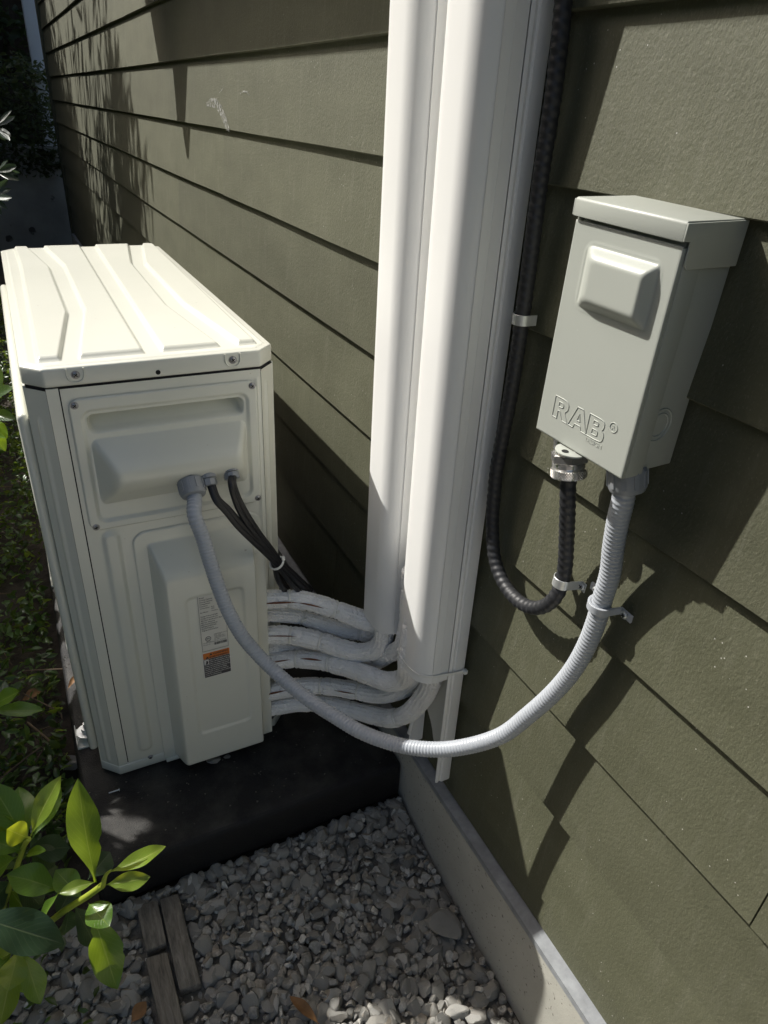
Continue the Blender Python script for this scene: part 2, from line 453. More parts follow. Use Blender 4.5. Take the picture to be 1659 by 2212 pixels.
def m_leaf(name, top, under, rib, trans, rough=.29, veins=True, var=.25):
    m, ns, ln, p = nmat(name)
    ge = node(ns, 'ShaderNodeNewGeometry')
    tc = node(ns, 'ShaderNodeTexCoord')
    mx = node(ns, 'ShaderNodeMix', data_type='RGBA'); mx.inputs[6].default_value = c4(top); mx.inputs[7].default_value = c4(under)
    ln.new(ge.outputs['Backfacing'], mx.inputs[0])
    col = mx.outputs[2]
    # per-leaf and within-leaf variation
    n = node(ns, 'ShaderNodeTexNoise', Scale=25.0, Detail=3.0); ln.new(tc.outputs['Object'], n.inputs['Vector'])
    ad = node(ns, 'ShaderNodeMath', operation='ADD'); ln.new(n.outputs['Fac'], ad.inputs[0]); ln.new(ge.outputs['Random Per Island'], ad.inputs[1])
    mr = node(ns, 'ShaderNodeMapRange'); mr.inputs['From Min'].default_value = .2; mr.inputs['From Max'].default_value = 1.6
    mr.inputs['To Min'].default_value = 1 - var; mr.inputs['To Max'].default_value = 1 + var * 1.3
    ln.new(ad.outputs[0], mr.inputs['Value'])
    mu = node(ns, 'ShaderNodeMix', data_type='RGBA', blend_type='MULTIPLY'); mu.inputs[0].default_value = 1
    ln.new(col, mu.inputs[6]); ln.new(mr.outputs[0], mu.inputs[7]); col = mu.outputs[2]
    if veins:
        uv = node(ns, 'ShaderNodeUVMap'); sx = node(ns, 'ShaderNodeSeparateXYZ'); ln.new(uv.outputs[0], sx.inputs[0])
        ab = node(ns, 'ShaderNodeMath', operation='ABSOLUTE')
        sb = node(ns, 'ShaderNodeMath', operation='SUBTRACT'); sb.inputs[1].default_value = .5
        ln.new(sx.outputs['Y'], sb.inputs[0]); ln.new(sb.outputs[0], ab.inputs[0])
        r1 = node(ns, 'ShaderNodeMapRange'); r1.inputs['From Min'].default_value = .008; r1.inputs['From Max'].default_value = .03
        r1.inputs['To Min'].default_value = .85; r1.inputs['To Max'].default_value = 0
        ln.new(ab.outputs[0], r1.inputs['Value'])
        # side veins: stripes running obliquely from the midrib
        ma = node(ns, 'ShaderNodeMath', operation='MULTIPLY_ADD'); ma.inputs[1].default_value = -.55
        ln.new(ab.outputs[0], ma.inputs[0]); ln.new(sx.outputs['X'], ma.inputs[2])
        ms = node(ns, 'ShaderNodeMath', operation='MULTIPLY'); ms.inputs[1].default_value = 75.0; ln.new(ma.outputs[0], ms.inputs[0])
        si = node(ns, 'ShaderNodeMath', operation='SINE'); ln.new(ms.outputs[0], si.inputs[0])
        r2 = node(ns, 'ShaderNodeMapRange'); r2.inputs['From Min'].default_value = .86; r2.inputs['From Max'].default_value = 1
        r2.inputs['To Min'].default_value = 0; r2.inputs['To Max'].default_value = .28
        ln.new(si.outputs[0], r2.inputs['Value'])
        mxx = node(ns, 'ShaderNodeMath', operation='MAXIMUM'); ln.new(r1.outputs[0], mxx.inputs[0]); ln.new(r2.outputs[0], mxx.inputs[1])
        mv = node(ns, 'ShaderNodeMix', data_type='RGBA'); mv.inputs[7].default_value = c4(rib)
        ln.new(mxx.outputs[0], mv.inputs[0]); ln.new(col, mv.inputs[6]); col = mv.outputs[2]
        bm_ = node(ns, 'ShaderNodeBump', Strength=.6, Distance=.0006); ln.new(mxx.outputs[0], bm_.inputs['Height']); bm_.invert = True
        ln.new(bm_.outputs['Normal'], p.inputs['Normal'])
    ln.new(col, p.inputs['Base Color'])
    p.inputs['Roughness'].default_value = rough
    tr = node(ns, 'ShaderNodeBsdfTranslucent')
    tm = node(ns, 'ShaderNodeMix', data_type='RGBA', blend_type='MULTIPLY'); tm.inputs[0].default_value = 1
    tm.inputs[6].default_value = c4(trans); ln.new(mr.outputs[0], tm.inputs[7]); ln.new(tm.outputs[2], tr.inputs['Color'])
    ms2 = node(ns, 'ShaderNodeMixShader'); ms2.inputs[0].default_value = .45
    ln.new(p.outputs[0], ms2.inputs[1]); ln.new(tr.outputs[0], ms2.inputs[2])
    ln.new(ms2.outputs[0], ns['Material Output'].inputs['Surface'])
    return m
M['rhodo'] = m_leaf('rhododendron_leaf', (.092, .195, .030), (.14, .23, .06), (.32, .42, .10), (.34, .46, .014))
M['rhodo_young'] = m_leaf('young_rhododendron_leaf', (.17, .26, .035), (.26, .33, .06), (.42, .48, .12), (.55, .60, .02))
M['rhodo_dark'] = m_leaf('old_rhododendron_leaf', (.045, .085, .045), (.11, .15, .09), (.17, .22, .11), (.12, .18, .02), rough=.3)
M['rhodo_far'] = m_leaf('shaded_rhododendron_leaf', (.060, .085, .065), (.10, .12, .085), (.15, .18, .12), (.05, .08, .03), rough=.35)  # shade on the far leaves is mixed into their colour
M['stem'] = surf('green_stem', (.30, .36, .04), .45, var=.15, vscale=30)
M['cover_leaf'] = m_leaf('ground_cover_leaf', (.05, .095, .026), (.09, .13, .05), (.1, .1, .1), (.16, .22, .02), rough=.34, veins=False, var=.6)
M['ivy'] = m_leaf('ivy_leaf', (.065, .090, .038), (.09, .11, .055), (.1, .1, .1), (.06, .08, .02), rough=.5, veins=False, var=.6)
M['hedge'] = m_leaf('hedge_leaf', (.035, .055, .022), (.05, .07, .035), (.1, .1, .1), (.06, .09, .02), rough=.5, veins=False, var=.5)

# ------------------------------------------------------------------ ground
ZY = [-.6, .2, .33, .594, .8, 1.0]
ZZ = [-.17, -.155, -.15, -.126, -.085, -.085]
def zg(x, y):
    return np.interp(y, ZY, ZZ) + 0 * np.asarray(x)

def at_ground(px, py, lift=0):
    z = -.1
    for _ in range(12):
        p = at(px, py, z=z); z = float(zg(p.x, p.y)) + lift
    return at(px, py, z=z)

def ground():
    xs = np.concatenate([[-60, -20, -8], np.linspace(-4, 0.2, 85), [8, 20, 60]])
    ys = np.concatenate([[-60, -20, -6], np.linspace(-2, 9, 160), [20, 60]])
    X, Y = np.meshgrid(xs, ys)
    Z = zg(X, Y) - .016
    for i in range(X.shape[0]):
        for j in range(X.shape[1]):
            Z[i, j] += .012 * mnoise.noise(Vector((X[i, j] * 5, Y[i, j] * 5, 0)))
    V = np.stack([X, Y, Z], -1).reshape(-1, 3)
    ny, nx = X.shape
    i = np.arange(ny - 1)[:, None]; j = np.arange(nx - 1)[None, :]
    F = np.stack([i * nx + j, i * nx + j + 1, (i + 1) * nx + j + 1, (i + 1) * nx + j], -1).reshape(-1, 4)
    g = link('ground', npmesh('ground', V, F), M['soil'], None, 60)
    return tag(g, kind='structure')
GROUND = ground()

# ------------------------------------------------------------------ house wall
BUTT = .0125
E_ = 0.1596574; Z0 = 1.73132
wall = empty('house_wall', (0, 3, 0), 'olive brown lap siding house wall on a low concrete foundation', 'wall')
seams = {2: [3.243], 3: [3.893, .05], 4: [4.9], 5: [1.988, -.6], 6: [2.597], 7: [3.265], 8: [1.37, .117], 9: [2.9], 10: [1.2, 5.1], 1: [1.5], 0: [3.0, -.3]}
WY0, WY1 = -1.9, 7.15
def board(zb, zt, y0, y1, lap=.03):
    h = zt - zb
    s = BUTT / E_
    poly = []
    n = max(1, int((y1 - y0) / .35))
    mb = MB()
    t = .0120
    wob = [random.uniform(-.0009, .0009) for _ in range(n + 1)]
    wz = [random.uniform(-.0008, .0008) for _ in range(n + 1)]
    v = []
    for i in range(n + 1):
        y = y0 + (y1 - y0) * i / n
        w = wob[i]; q = wz[i]
        v += [(w + .0012, y, zb + q), (w, y, zb + .0014 + q), (s * (h + lap), y, zt + lap), (s * (h + lap) + t, y, zt + lap), (w + t, y, zb + q)]
    f = []
    for i in range(n):
        a = i * 5; b = a + 5
        for k in range(5):
            f.append((a + k, a + (k + 1) % 5, b + (k + 1) % 5, b + k))
    f.append(tuple(range(5))); f.append(tuple(range(n * 5 + 4, n * 5 - 1, -1)))
    mb.add(v, f)
    return mb
levels = [(k, Z0 - E_ * k, Z0 - E_ * (k - 1)) for k in range(-8, 10)] + [(10, .122, Z0 - E_ * 9), (11, .0685, .122)]
for k, zb, zt in levels:
    cuts = [WY0] + sorted(seams.get(k, [])) + [WY1]
    for a, b in zip(cuts[:-1], cuts[1:]):
        board(zb, zt, a + .0009, b - .0009, lap=.03 if k != 11 else .02).build('siding_board', M['siding'], wall, smooth=25)
MB().box((.0175, WY0, .066), (.03, WY1, .1)).build('base_strip', M['siding'], wall)
MB().box((.034, WY0 - .02, .03), (.25, WY1 - .002, 3.2)).build('wall_core', M['dark'], wall)
# foundation + flashing
MB().box((-.016, WY0, -.6), (.2, WY1 - .004, .0555)).build('foundation', M['concrete'], wall, bevel=.003)
fl = MB()
fl.prism([(.0165, WY0, .0640), (-.0165, WY0, .0600), (-.0178, WY0, .0500), (-.0168, WY0, .0495), (-.0160, WY0, .0580), (.0165, WY0, .0615)], (0, WY1 - WY0, 0))
fl.build('flashing', M['flash'], wall)
# scuffs of white primer on the boards (flat marks on the siding)
def decal(name, pts, x=-.0012, w=.004, mat='paint_white'):
    v = []; f = []
    for i, (y, z, ww) in enumerate(pts):
        j = min(i + 1, len(pts) - 1); k = max(i - 1, 0)
        d = Vector((0, pts[j][0] - pts[k][0], pts[j][1] - pts[k][1])).normalized()
        n = Vector((0, -d.z, d.y))
        kz = (Z0 - z) / E_; frac = 1 - (kz - math.floor(kz)) if kz != math.floor(kz) else 0
        xx = BUTT * frac - .0016
        v += [(xx, y + n.y * ww, z + n.z * ww), (xx, y - n.y * ww, z - n.z * ww)]
        if i: f.append((2 * i - 2, 2 * i - 1, 2 * i + 1, 2 * i))
    return link(name, pyd(name, v, f), M[mat], wall)
P = lambda x, y: (lambda q: (q.y, q.z))(at(x, y, x=.003))
def sm(pts): return [P(a, b) + (w,) for a, b, w in pts]
m_, ns_, ln_, p_ = nmat('dry_primer_smear')
tc_ = node(ns_, 'ShaderNodeTexCoord'); nz_ = node(ns_, 'ShaderNodeTexNoise', Scale=90.0, Detail=5.0, Roughness=.7)
ln_.new(tc_.outputs['Object'], nz_.inputs['Vector'])
mr_ = node(ns_, 'ShaderNodeMapRange'); mr_.inputs['From Min'].default_value = .40; mr_.inputs['From Max'].default_value = .62
mr_.inputs['To Max'].default_value = .75; ln_.new(nz_.outputs['Fac'], mr_.inputs['Value']); ln_.new(mr_.outputs[0], p_.inputs['Alpha'])
p_.inputs['Base Color'].default_value = (.42, .42, .40, 1); p_.inputs['Roughness'].default_value = .8
M['smear'] = m_
decal('scuff_mark', sm([(447, 226, .004), (455, 221, .010), (468, 224, .012), (478, 238, .013), (486, 255, .014), (493, 270, .012), (499, 281, .005)]), mat='smear')
decal('scuff_mark', sm([(517, 203, .0012), (523, 197, .0015), (532, 198, .0018), (537, 207, .0012)]), mat='smear')
decal('scuff_mark', sm([(473, 200, .001), (481, 188, .001)]), mat='smear')
# corner trim at the far end of the wall
MB().box((-.012, WY1 + .001, -.1), (.10, WY1 + .10, 3.2)).build('corner_board', M['siding'], wall, bevel=.003)
# unseen overhang above the frame, shaped to match its shadow on the wall
BX, BZ, BY = .30, 1.25 + .30 * 1.55, 2.69 + .30 * 1.275
bay = empty('awning', (0, 2, BZ), 'thin olive awning on the house wall above the heat pump', 'awning')
MB().box((-BX, -1.8, BZ), (-.004, BY, BZ + .03)).build('roof_board', M['siding'], bay, bevel=.003)
pen = MB()
yc = 2.42 + .28 * 1.275; zt_ = 1.02 + .28 * 1.55; ys_ = .28 * 1.275
pen.prism([(-.295, 2.37 + ys_, BZ - .001), (-.295, 2.565 + ys_, BZ - .001), (-.295, 2.52 + ys_, zt_ + .17), (-.295, 2.475 + ys_, zt_ + .06), (-.295, yc + .012, zt_), (-.295, yc - .012, zt_)], (.03, 0, 0))
pen.build('shadow_pendant', M['siding'], bay, bevel=.004)  # invented piece, shaped to cast the tapered shadow on the boards

# ------------------------------------------------------------------ equipment pad
pad = empty('equipment_pad', (-.32, 1.4, -.08), 'black textured plastic pad under the cream heat pump', 'equipment pad')
MB().box((-.612, .778, -.095), (-.0175, 2.02, 0)).build('slab', M['pad'], pad, bevel=.014, seg=4, smooth=50)
ln = random.Random(4)

# ------------------------------------------------------------------ heat pump
AX, AY = -.5654, .979
AB, AA = .3697, .9606
CH, CV = .0276, .0283
ac = empty('heat_pump', (AX + AB / 2, AY + AA / 2, 0), 'cream outdoor heat pump unit on the black pad beside the wall', 'heat pump')

def smin(a, b, k):
    h = np.clip(.5 + .5 * (b - a) / k, 0, 1)
    return b * (1 - h) + a * h - k * h * (1 - h)
def sstep(x): x = np.clip(x, 0, 1); return x * x * (3 - 2 * x)
def sdrr(U, Z, u0, u1, z0, z1, r):
    qx = np.abs(U - (u0 + u1) / 2) - ((u1 - u0) / 2 - r); qz = np.abs(Z - (z0 + z1) / 2) - ((z1 - z0) / 2 - r)
    return np.hypot(np.maximum(qx, 0), np.maximum(qz, 0)) + np.minimum(np.maximum(qx, qz), 0) - r
def rise(d, w):      # 0 outside, 1 inside, slope of width w inside the outline
    return sstep(-d / w)
def frustum(U, Z, base, top, D, k=.25):
    (b0, b1, c0, c1), (t0, t1, s0, s1) = base, top
    h = smin(smin((U - b0) / (t0 - b0), (b1 - U) / (b1 - t1), k), smin((Z - c0) / (s0 - c0), (c1 - Z) / (c1 - s1), k), k)
    h = smin(h * (1 + k * .55), np.ones_like(h), k)
    h = np.where(h > 0, h, 0)
    return D * h

def hfield(name, O, ud, vd, nd, u, v, H, mat, parent, mask=None, smooth=50, skirt=None):
    """sheet of quads: O + u*ud + v*vd + H*nd"""
    U, Vv = np.meshgrid(u, v)
    Pn = np.array(O)[None, None] + U[..., None] * np.array(ud) + Vv[..., None] * np.array(vd) + H[..., None] * np.array(nd)
    ny, nx = U.shape
    i = np.arange(ny - 1)[:, None]; j = np.arange(nx - 1)[None, :]
    F = np.stack([i * nx + j, i * nx + j + 1, (i + 1) * nx + j + 1, (i + 1) * nx + j], -1)
    if mask is not None:
        ok = mask[:-1, :-1] & mask[1:, :-1] & mask[:-1, 1:] & mask[1:, 1:]
        F = F[ok]
    F = F.reshape(-1, 4)
    used = np.unique(F); re = np.full(ny * nx, -1); re[used] = np.arange(len(used))
    me = npmesh(name, Pn.reshape(-1, 3)[used], re[F])
    # normals must face nd
    bm = bmesh.new(); bm.from_mesh(me); bm.faces.ensure_lookup_table()
    s = sum((f.normal.dot(Vector(nd)) for f in bm.faces))
    if s < 0: bmesh.ops.reverse_faces(bm, faces=bm.faces)
    bm.to_mesh(me); bm.free()
    return link(name, me, mat, parent, smooth)

def octa(inset, z):
    i = inset; c = CH - i * .41
    return [(AX + i, AY + CV, z), (AX + CH, AY + i, z), (AX + AB - CH, AY + i, z), (AX + AB - i, AY + CV, z),
            (AX + AB - i, AY + AA - CV, z), (AX + AB - CH, AY + AA - i, z), (AX + CH, AY + AA - i, z), (AX + i, AY + AA - CV, z)]
# core (dark, seen through the seams) and cabinet skins
core = MB().box((AX + .012, AY + .055, .012), (AX + AB - .012, AY + AA - .02, .790))
core.prism(octa(.004, .784), (0, 0, .012)); core.box((AX + .042, AY + .0035, .010), (AX + .049, AY + .006, .786))
core.build('inner_frame', M['ac_gap'], ac)
lid = MB().prism(octa(.0, .7925), (0, 0, .0275)).build('lid', M['ac'], ac, bevel=.0035, seg=3, smooth=50)
base = MB().prism(octa(-.002, .004), (0, 0, .022)); base.build('base_pan', M['ac'], ac, bevel=.002)
# ribs pressed in the lid
du, dv = .0016, .004
u = np.arange(.009, AB - .0085, du); v = np.arange(.009, AA - .0085, dv)
U, V = np.meshgrid(u, v)
lines = {'a': ([.030, .033, .027, .024], [.93, .70, .26, .02]), 'b': ([.0592, .0592, .0915, .0905, .056, .056], [1, .96, .69, .288, .030, -1]),
         'c': ([.0922, .0922, .1192, .1156, .0788, .0788], [1, .965, .695, .293, .028, -1]), 'd': ([.180, .1725], [.97, .03]),
         'e': ([.213, .197], [.97, .03]), 'f': ([.300, .300, .2642, .2606, .2878, .2878], [1, .97, .695, .294, .028, -1]),
         'g': ([.332, .332, .2892, .2884, .3145, .3145], [1, .97, .69, .30, .034, -1]), 'h': ([.357, .346], [.97, .03])}
def lx(k):
    uu, vv = lines[k]; return np.interp(V, vv[::-1], uu[::-1])
H = np.zeros_like(U)
w = .0065
for l, r in (('a', 'b'), ('c', 'd'), ('e', 'f'), ('g', 'h')):
    d = np.minimum(np.minimum(U - lx(l), lx(r) - U), np.minimum(V - .031, .945 - V))
    H = np.maximum(H, sstep((d + w * .2) / w))
oc = np.minimum(np.minimum(U, AB - U), np.minimum(V, AA - V))
ocd = np.minimum(oc, np.minimum(np.minimum(U + V - CH, (AB - U) + V - CH), np.minimum(U + (AA - V) - CH, (AB - U) + (AA - V) - CH)) / 1.414)
edge = sstep((ocd - .008) / .006)
hfield('lid_panel', (AX, AY, .8188), (1, 0, 0), (0, 1, 0), (0, 0, 1), u, v, .0002 + .0022 * edge + .0068 * H * edge, M['ac'], lid, mask=ocd > .0075)
# near end: side panel with a pressed rib
u = np.arange(.0462, .3421, .0022); v = np.arange(.0085, .7908, .0036)
U, V = np.meshgrid(u, v)
H = .0048 * rise(sdrr(U, V, .0665, .0965, .046, .548, .014), .008)
H += .0022 * rise(sdrr(U, V, .330, .338, .03, .775, .003), .004)
hfield('side_panel', (AX, AY, 0), (1, 0, 0), (0, 0, 1), (0, -1, 0), u, v, H, M['ac'], ac, mask=sdrr(U, V, .0615, .3245, .565, .757, .01) > 0)
ch = Vector((AB - .0 - (AB - CH), CV, 0)); chn = Vector((CV, -CH, 0)).normalized()
def chamfer_panel(name, p0, p1, z0, z1, nd, ribs):
    p0 = Vector(p0); p1 = Vector(p1); L = (p1 - p0).length; d = (p1 - p0) / L
    u = np.arange(0, L + 1e-6, L / 22); v = np.arange(z0, z1, .004); U, V = np.meshgrid(u, v)
    H = np.zeros_like(U)
    for a, b, c, e in ribs: H += .0022 * rise(sdrr(U, V, a, b, c, e, (b - a) / 2 * .95), (b - a) * .45)
    return hfield(name, p0, d, (0, 0, 1), nd, u, v, H, M['ac'], ac)
chamfer_panel('corner_panel', (AX + AB - CH, AY, 0), (AX + AB, AY + CV, 0), .0085, .7908, Vector((.7, -.7, 0)).normalized(), [(.010, .021, .05, .765)])
chamfer_panel('corner_panel', (AX, AY + CV, 0), (AX + CH, AY, 0), .0085, .7908, Vector((-.7, -.7, 0)).normalized(), [(.012, .024, .03, .745)])
MB().box((AX + CH + .0005, AY - .0003, .0085), (AX + .0444, AY + .003, .7908)).build('corner_strip', M['ac'], ac)
# left (fan) face, wall face and far face
MB().box((AX - .0003, AY + CV, .0085), (AX + .003, AY + AA - CV, .7908)).build('front_panel', M['ac'], ac)
fp = MB().box((AX - .017, AY + .034, .05), (AX - .0006, AY + AA - .034, .745)); fp.build('fan_panel', M['ac'], ac, bevel=.008, seg=3, smooth=50)
fanc = (AX - .0175, AY + .40, .40)
fg = MB()
for R_ in np.linspace(.04, .30, 9): fg.add(*ring_mesh('r', fanc, (1, 0, 0), R_, .0018, 48, 6))
for k in range(8):
    a = math.pi * k / 4
    for s_ in (.045,):
        p0 = Vector(fanc) + Vector((-.003, .04 * math.cos(a), .04 * math.sin(a))); p1 = Vector(fanc) + Vector((-.003, .30 * math.cos(a), .30 * math.sin(a)))
        q, f_ = lathe([(.002, 0), (.002, (p1 - p0).length)], p0, p1 - p0, 6); fg.add(q, f_)
fg.build('fan_grille', M['ac'], ac)
wg = MB()
for i in range(40): wg.box((AX + AB + .004, AY + .06 + i * .0222, .03), (AX + AB + .006, AY + .062 + i * .0222, .77))
for z in np.arange(.05, .78, .05): wg.box((AX + AB + .0062, AY + .06, z), (AX + AB + .008, AY + AA - .06, z + .002))
wg.build('coil_guard', M['ac'], ac)
MB().box((AX + AB - .001, AY + CV, .0085), (AX + AB + .001, AY + .05, .7908)).build('rear_post', M['ac'], ac)
MB().box((AX + CH, AY + AA - .003, .0085), (AX + AB - CH, AY + AA + .0003, .7908)).build('far_panel', M['ac'], ac)

# terminal cover (with grip recess and cable hood)
st = .00115
u = np.arange(.0525, .3335, st); v = np.arange(.5528, .7745, st)
U, V = np.meshgrid(u, v)
sd = sdrr(U, V, .0530, .3330, .5533, .7735, .015)
H = .0030 * sstep((-sd) / .0016)
inn = sdrr(U, V, .0655, .3205, .5645, .7570, .018)
H -= .0046 * rise(inn, .007)
g = sdrr(U, V, .0735, .3120, .7150, .7475, .012)
depth = np.clip((V - .7120) / .030, 0, 1) ** .85
H -= .036 * rise(g, .0075) * depth
H = H + frustum(U, V, (.0755, .3125, .5965, .7065), (.1040, .2870, .652, .668), .049, .34)
tcov = hfield('terminal_cover', (AX, AY - .0012, 0), (1, 0, 0), (0, 0, 1), (0, -1, 0), u, v, H, M['ac'], ac, mask=sd < .0006, smooth=60)
# valve cover
st = .0018
u = np.arange(.1105, .3315, st); v = np.arange(.010, .5365, st)
U, V = np.meshgrid(u, v)
sd = sdrr(U, V, .112, .3305, .0105, .5355, .022)
sd = np.where(V < .1, np.maximum(np.abs(U - .22125) - .10925, .0105 - V), sd)
H = .0022 * sstep(-sd / .002)
H = np.maximum(H, frustum(U, V, (.290, .3302, .014, .492), (.2935, .3265, .024, .468), .032, .3))
H = np.maximum(H, frustum(U, V, (.1335, .3110, .014, .513), (.1490, .3005, .030, .466), .0560, .30))
pn = sdrr(U, V, .174, .281, .10, .425, .014)
H -= .0022 * rise(pn, .008) * (H > .03)
hfield('valve_cover', (AX, AY - .0012, 0), (1, 0, 0), (0, 0, 1), (0, -1, 0), u, v, H, M['ac'], ac, mask=sd < .0008, smooth=60)
MB().box((AX + .115, AY - .0075, .003), (AX + .3285, AY - .001, .0115)).build('valve_cover_base', M['ac'], ac, bevel=.0015)
# pads / bolts / feet
for yy in (1.105, 1.735):
    ft = MB().box((-.605, yy - .028, .0005), (-.17, yy + .028, .0040)); ft.box((-.605, yy - .028, .004), (-.6035, yy + .028, .016))
    fo = ft.build('foot', M['ac'], ac)
    bl = MB()
    q, f_ = lathe([(.020, 0), (.020, .0025)], (-.583, yy, .0165), (0, 0, 1), 28); bl.add(q, f_)
    q, f_ = lathe([(.010, 0), (.010, .009)], (-.583, yy, .019), (0, 0, 1), 6); bl.add(q, f_)
    q, f_ = lathe([(.005, 0), (.005, .012)], (-.583, yy, .028), (0, 0, 1), 16); bl.add(q, f_)
    for kk in range(3):
        q, f_ = lathe([(.012, 0), (.012, .003)], (-.583, yy, .0041 + kk * .0041), (0, 0, 1), 20); bl.add(q, f_)
    bl.build('mounting_bolt', M['zinc'], ac)

def screw(name, c, n, r, parent, mat='screw'):
    n = Vector(n).normalized(); ref = Vector((0, 0, 1))
    s = (ref - n * ref.dot(n)).normalized(); t = n.cross(s)
    mb = MB()
    q, f_ = lathe([(r * 1.25, 0), (r * 1.25, .0006), (r, .0007), (r * .9, .0016), (r * .55, .0023), (.0002, .0026)], Vector(c), n, 20); mb.add(q, f_)
    a = random.uniform(.2, 1.2)
    s2 = s * math.cos(a) + t * math.sin(a); t2 = n.cross(s2)
    for A, B in ((s2, t2), (t2, s2)):
        cc = Vector(c) + n * .0024
        pts = [cc + A * r * .62 + B * r * .13, cc - A * r * .62 + B * r * .13, cc - A * r * .62 - B * r * .13, cc + A * r * .62 - B * r * .13]
        mb.prism(pts, n * .0005 * (1 if A is s2 else 1.3), 1)
    me = mb.mesh(name)
    return link(name, me, [M[mat], M['dark']], parent, 40)
for su, sz in ((.0615, .7648), (.3250, .7650), (.3265, .5615), (.0622, .5608)):
    screw('screw', (AX + su, AY - .0043, sz), (0, -1, 0), .0046, tcov)
screw('screw', (AX + .0869, AY - .0002, .0245), (0, -1, 0), .0045, ac)
screw('screw', (AX + .336, AY - .0002, .030), (0, -1, 0), .0042, ac)
for su in (.0702, .2974):
    screw('screw', (AX + su, AY - .0002, .8085), (0, -1, 0), .0050, lid)
    pts = [(AX + su - .0115, AY - .0004, .8185), (AX + su - .0115, AY - .0006, .807), (AX + su - .008, AY - .0006, .8005), (AX + su, AY - .0006, .7978), (AX + su + .008, AY - .0006, .8005), (AX + su + .0115, AY - .0006, .807), (AX + su + .0115, AY - .0004, .8185)]
    link('screw_notch', tube_mesh('notch', pts, .0012, .002, 8), M['ac'], lid, 60)
q, f_ = lathe([(.0036, 0), (.0036, .0006)], (AX + .1838, AY + .0002, .8005), (0, -1, 0), 20)
MB().add(q, f_).build('vent_hole', M['dark'], lid)
# knock-outs on the underside of the cable hood
hn = Vector((0, -.060, -.049)).normalized()
def hood(uu, t): # point on the lower slope, t = 0 top .. 1 bottom
    z = .656 + (.5965 - .656) * t; y = AY - .0012 - .048 + .049 * t
    return Vector((AX + uu, y, z))
for uu, t, rr in ((.128, .62, .0125), (.166, .40, .0125), (.200, .42, .0115)):
    q, f_ = ring_mesh('k', hood(uu, t) + hn * -.0006, hn, rr, .0009, 32, 8)
    MB().add(q, f_).build('knockout', M['ac'], tcov)
# scratches of the lid
for a, b in (((73, 700), (80, 688)), ((80, 712), (73, 721)), ((170, 620), (205, 617)), ((483, 708), (492, 715)), ((528, 725), (540, 734))):
    p0 = at(a[0], a[1], z=.8254); p1 = at(b[0], b[1], z=.8254)
    link('scratch', tube_mesh('scratch', [p0, (p0 + p1) / 2 + Vector((.001, .003, 0)), p1], .0005, .004, 6), M['connector'], ac)

# stickers
FY = AY - .0012 - .0560 + .0022 - .0006
def quad_plate(name, u0, u1, z0, z1, y, mat, parent, t=.0003, r=.003):
    pts = []
    for cx, cz, a0 in ((u1 - r, z1 - r, 0), (u0 + r, z1 - r, 90), (u0 + r, z0 + r, 180), (u1 - r, z0 + r, 270)):
        for k in range(5):
            a = math.radians(a0 + k * 22.5); pts.append((AX + cx + r * math.cos(a), y, cz + r * math.sin(a)))
    return MB().prism(pts, (0, t, 0)).build(name, M[mat], parent)
def text_mesh(s, size, ext=0, off=0, shear=0, align='LEFT', res=2, bevel=0):
    cu = bpy.data.curves.new('t', 'FONT'); cu.body = s; cu.size = size; cu.extrude = ext; cu.offset = off; cu.shear = shear
    cu.align_x = align; cu.resolution_u = res; cu.bevel_depth = bevel; cu.bevel_resolution = 1
    o = bpy.data.objects.new('t', cu); COL.objects.link(o)
    dg = bpy.context.evaluated_depsgraph_get(); dg.update()
    me = bpy.data.meshes.new_from_object(o.evaluated_get(dg))
    me.materials.clear()
    bpy.data.objects.remove(o); bpy.data.curves.remove(cu)
    return me
MX_NEAR = Matrix(((1, 0, 0), (0, 0, -1), (0, 1, 0)))        # text on faces that look to -y
MX_SIDE = Matrix(((0, 0, -1), (-1, 0, 0), (0, 1, 0)))       # text on faces that look to -x
def texts(name, items, mx, mat, parent, smooth=None):
    """items: (string, size, origin, kwargs) joined into one mesh of lettering"""
    mb = MB()
    for s, size, o, k in items:
        me = text_mesh(s, size, **k)
        wd = k.get('_w')
        vs = [mx @ v.co + Vector(o) for v in me.vertices]
        mb.add(vs, [tuple(p.vertices) for p in me.polygons])
        bpy.data.meshes.remove(me)
    me = pyd(name, mb.v, mb.f)
    return link(name, me, M[mat], parent, smooth)
rp = quad_plate('rating_label', .1965, .2455, .2985, .4380, FY, 'sticker', ac)
ly = FY - .0004
bo = MB()
for a, b in (((.1975, .4362), (.2445, .4368)), ((.1975, .2995), (.2445, .3001)), ((.1975, .3001), (.1980, .4362)), ((.2440, .3001), (.2445, .4362))):
    bo.box((AX + a[0], ly - .0001, a[1]), (AX + b[0], ly, b[1]))
bar = random.Random(3); xx = .2195
while xx < .2425:
    wv = bar.choice([.0004, .0006, .0009]); bo.box((AX + xx, ly - .0001, .3095), (AX + xx + wv, ly, .3150)); xx += wv + bar.choice([.0004, .0006, .0008])
q, f_ = ring_mesh('etl', (AX + .2095, ly, .3265), (0, 1, 0), .0048, .0004, 24, 6); bo.add(q, f_)
q, f_ = lathe([(.0033, 0), (.0033, .0002)], (AX + .2135, ly + .0001, .4305), (0, -1, 0), 20); bo.add(q, f_)
bo.build('label_print', M['ink'], rp)
def row(s, u_, z_, size=.0036, **k): return (s, size, (AX + u_, ly - .00005, z_), k)
rows = [row('GREE', .2185, .4283, .0068, off=.00012, shear=.2), row('SPLIT TYPE AIR CONDITIONER', .2045, .4222, .0026, off=.00005),
        row('G', .2315, .4185, .0030)]
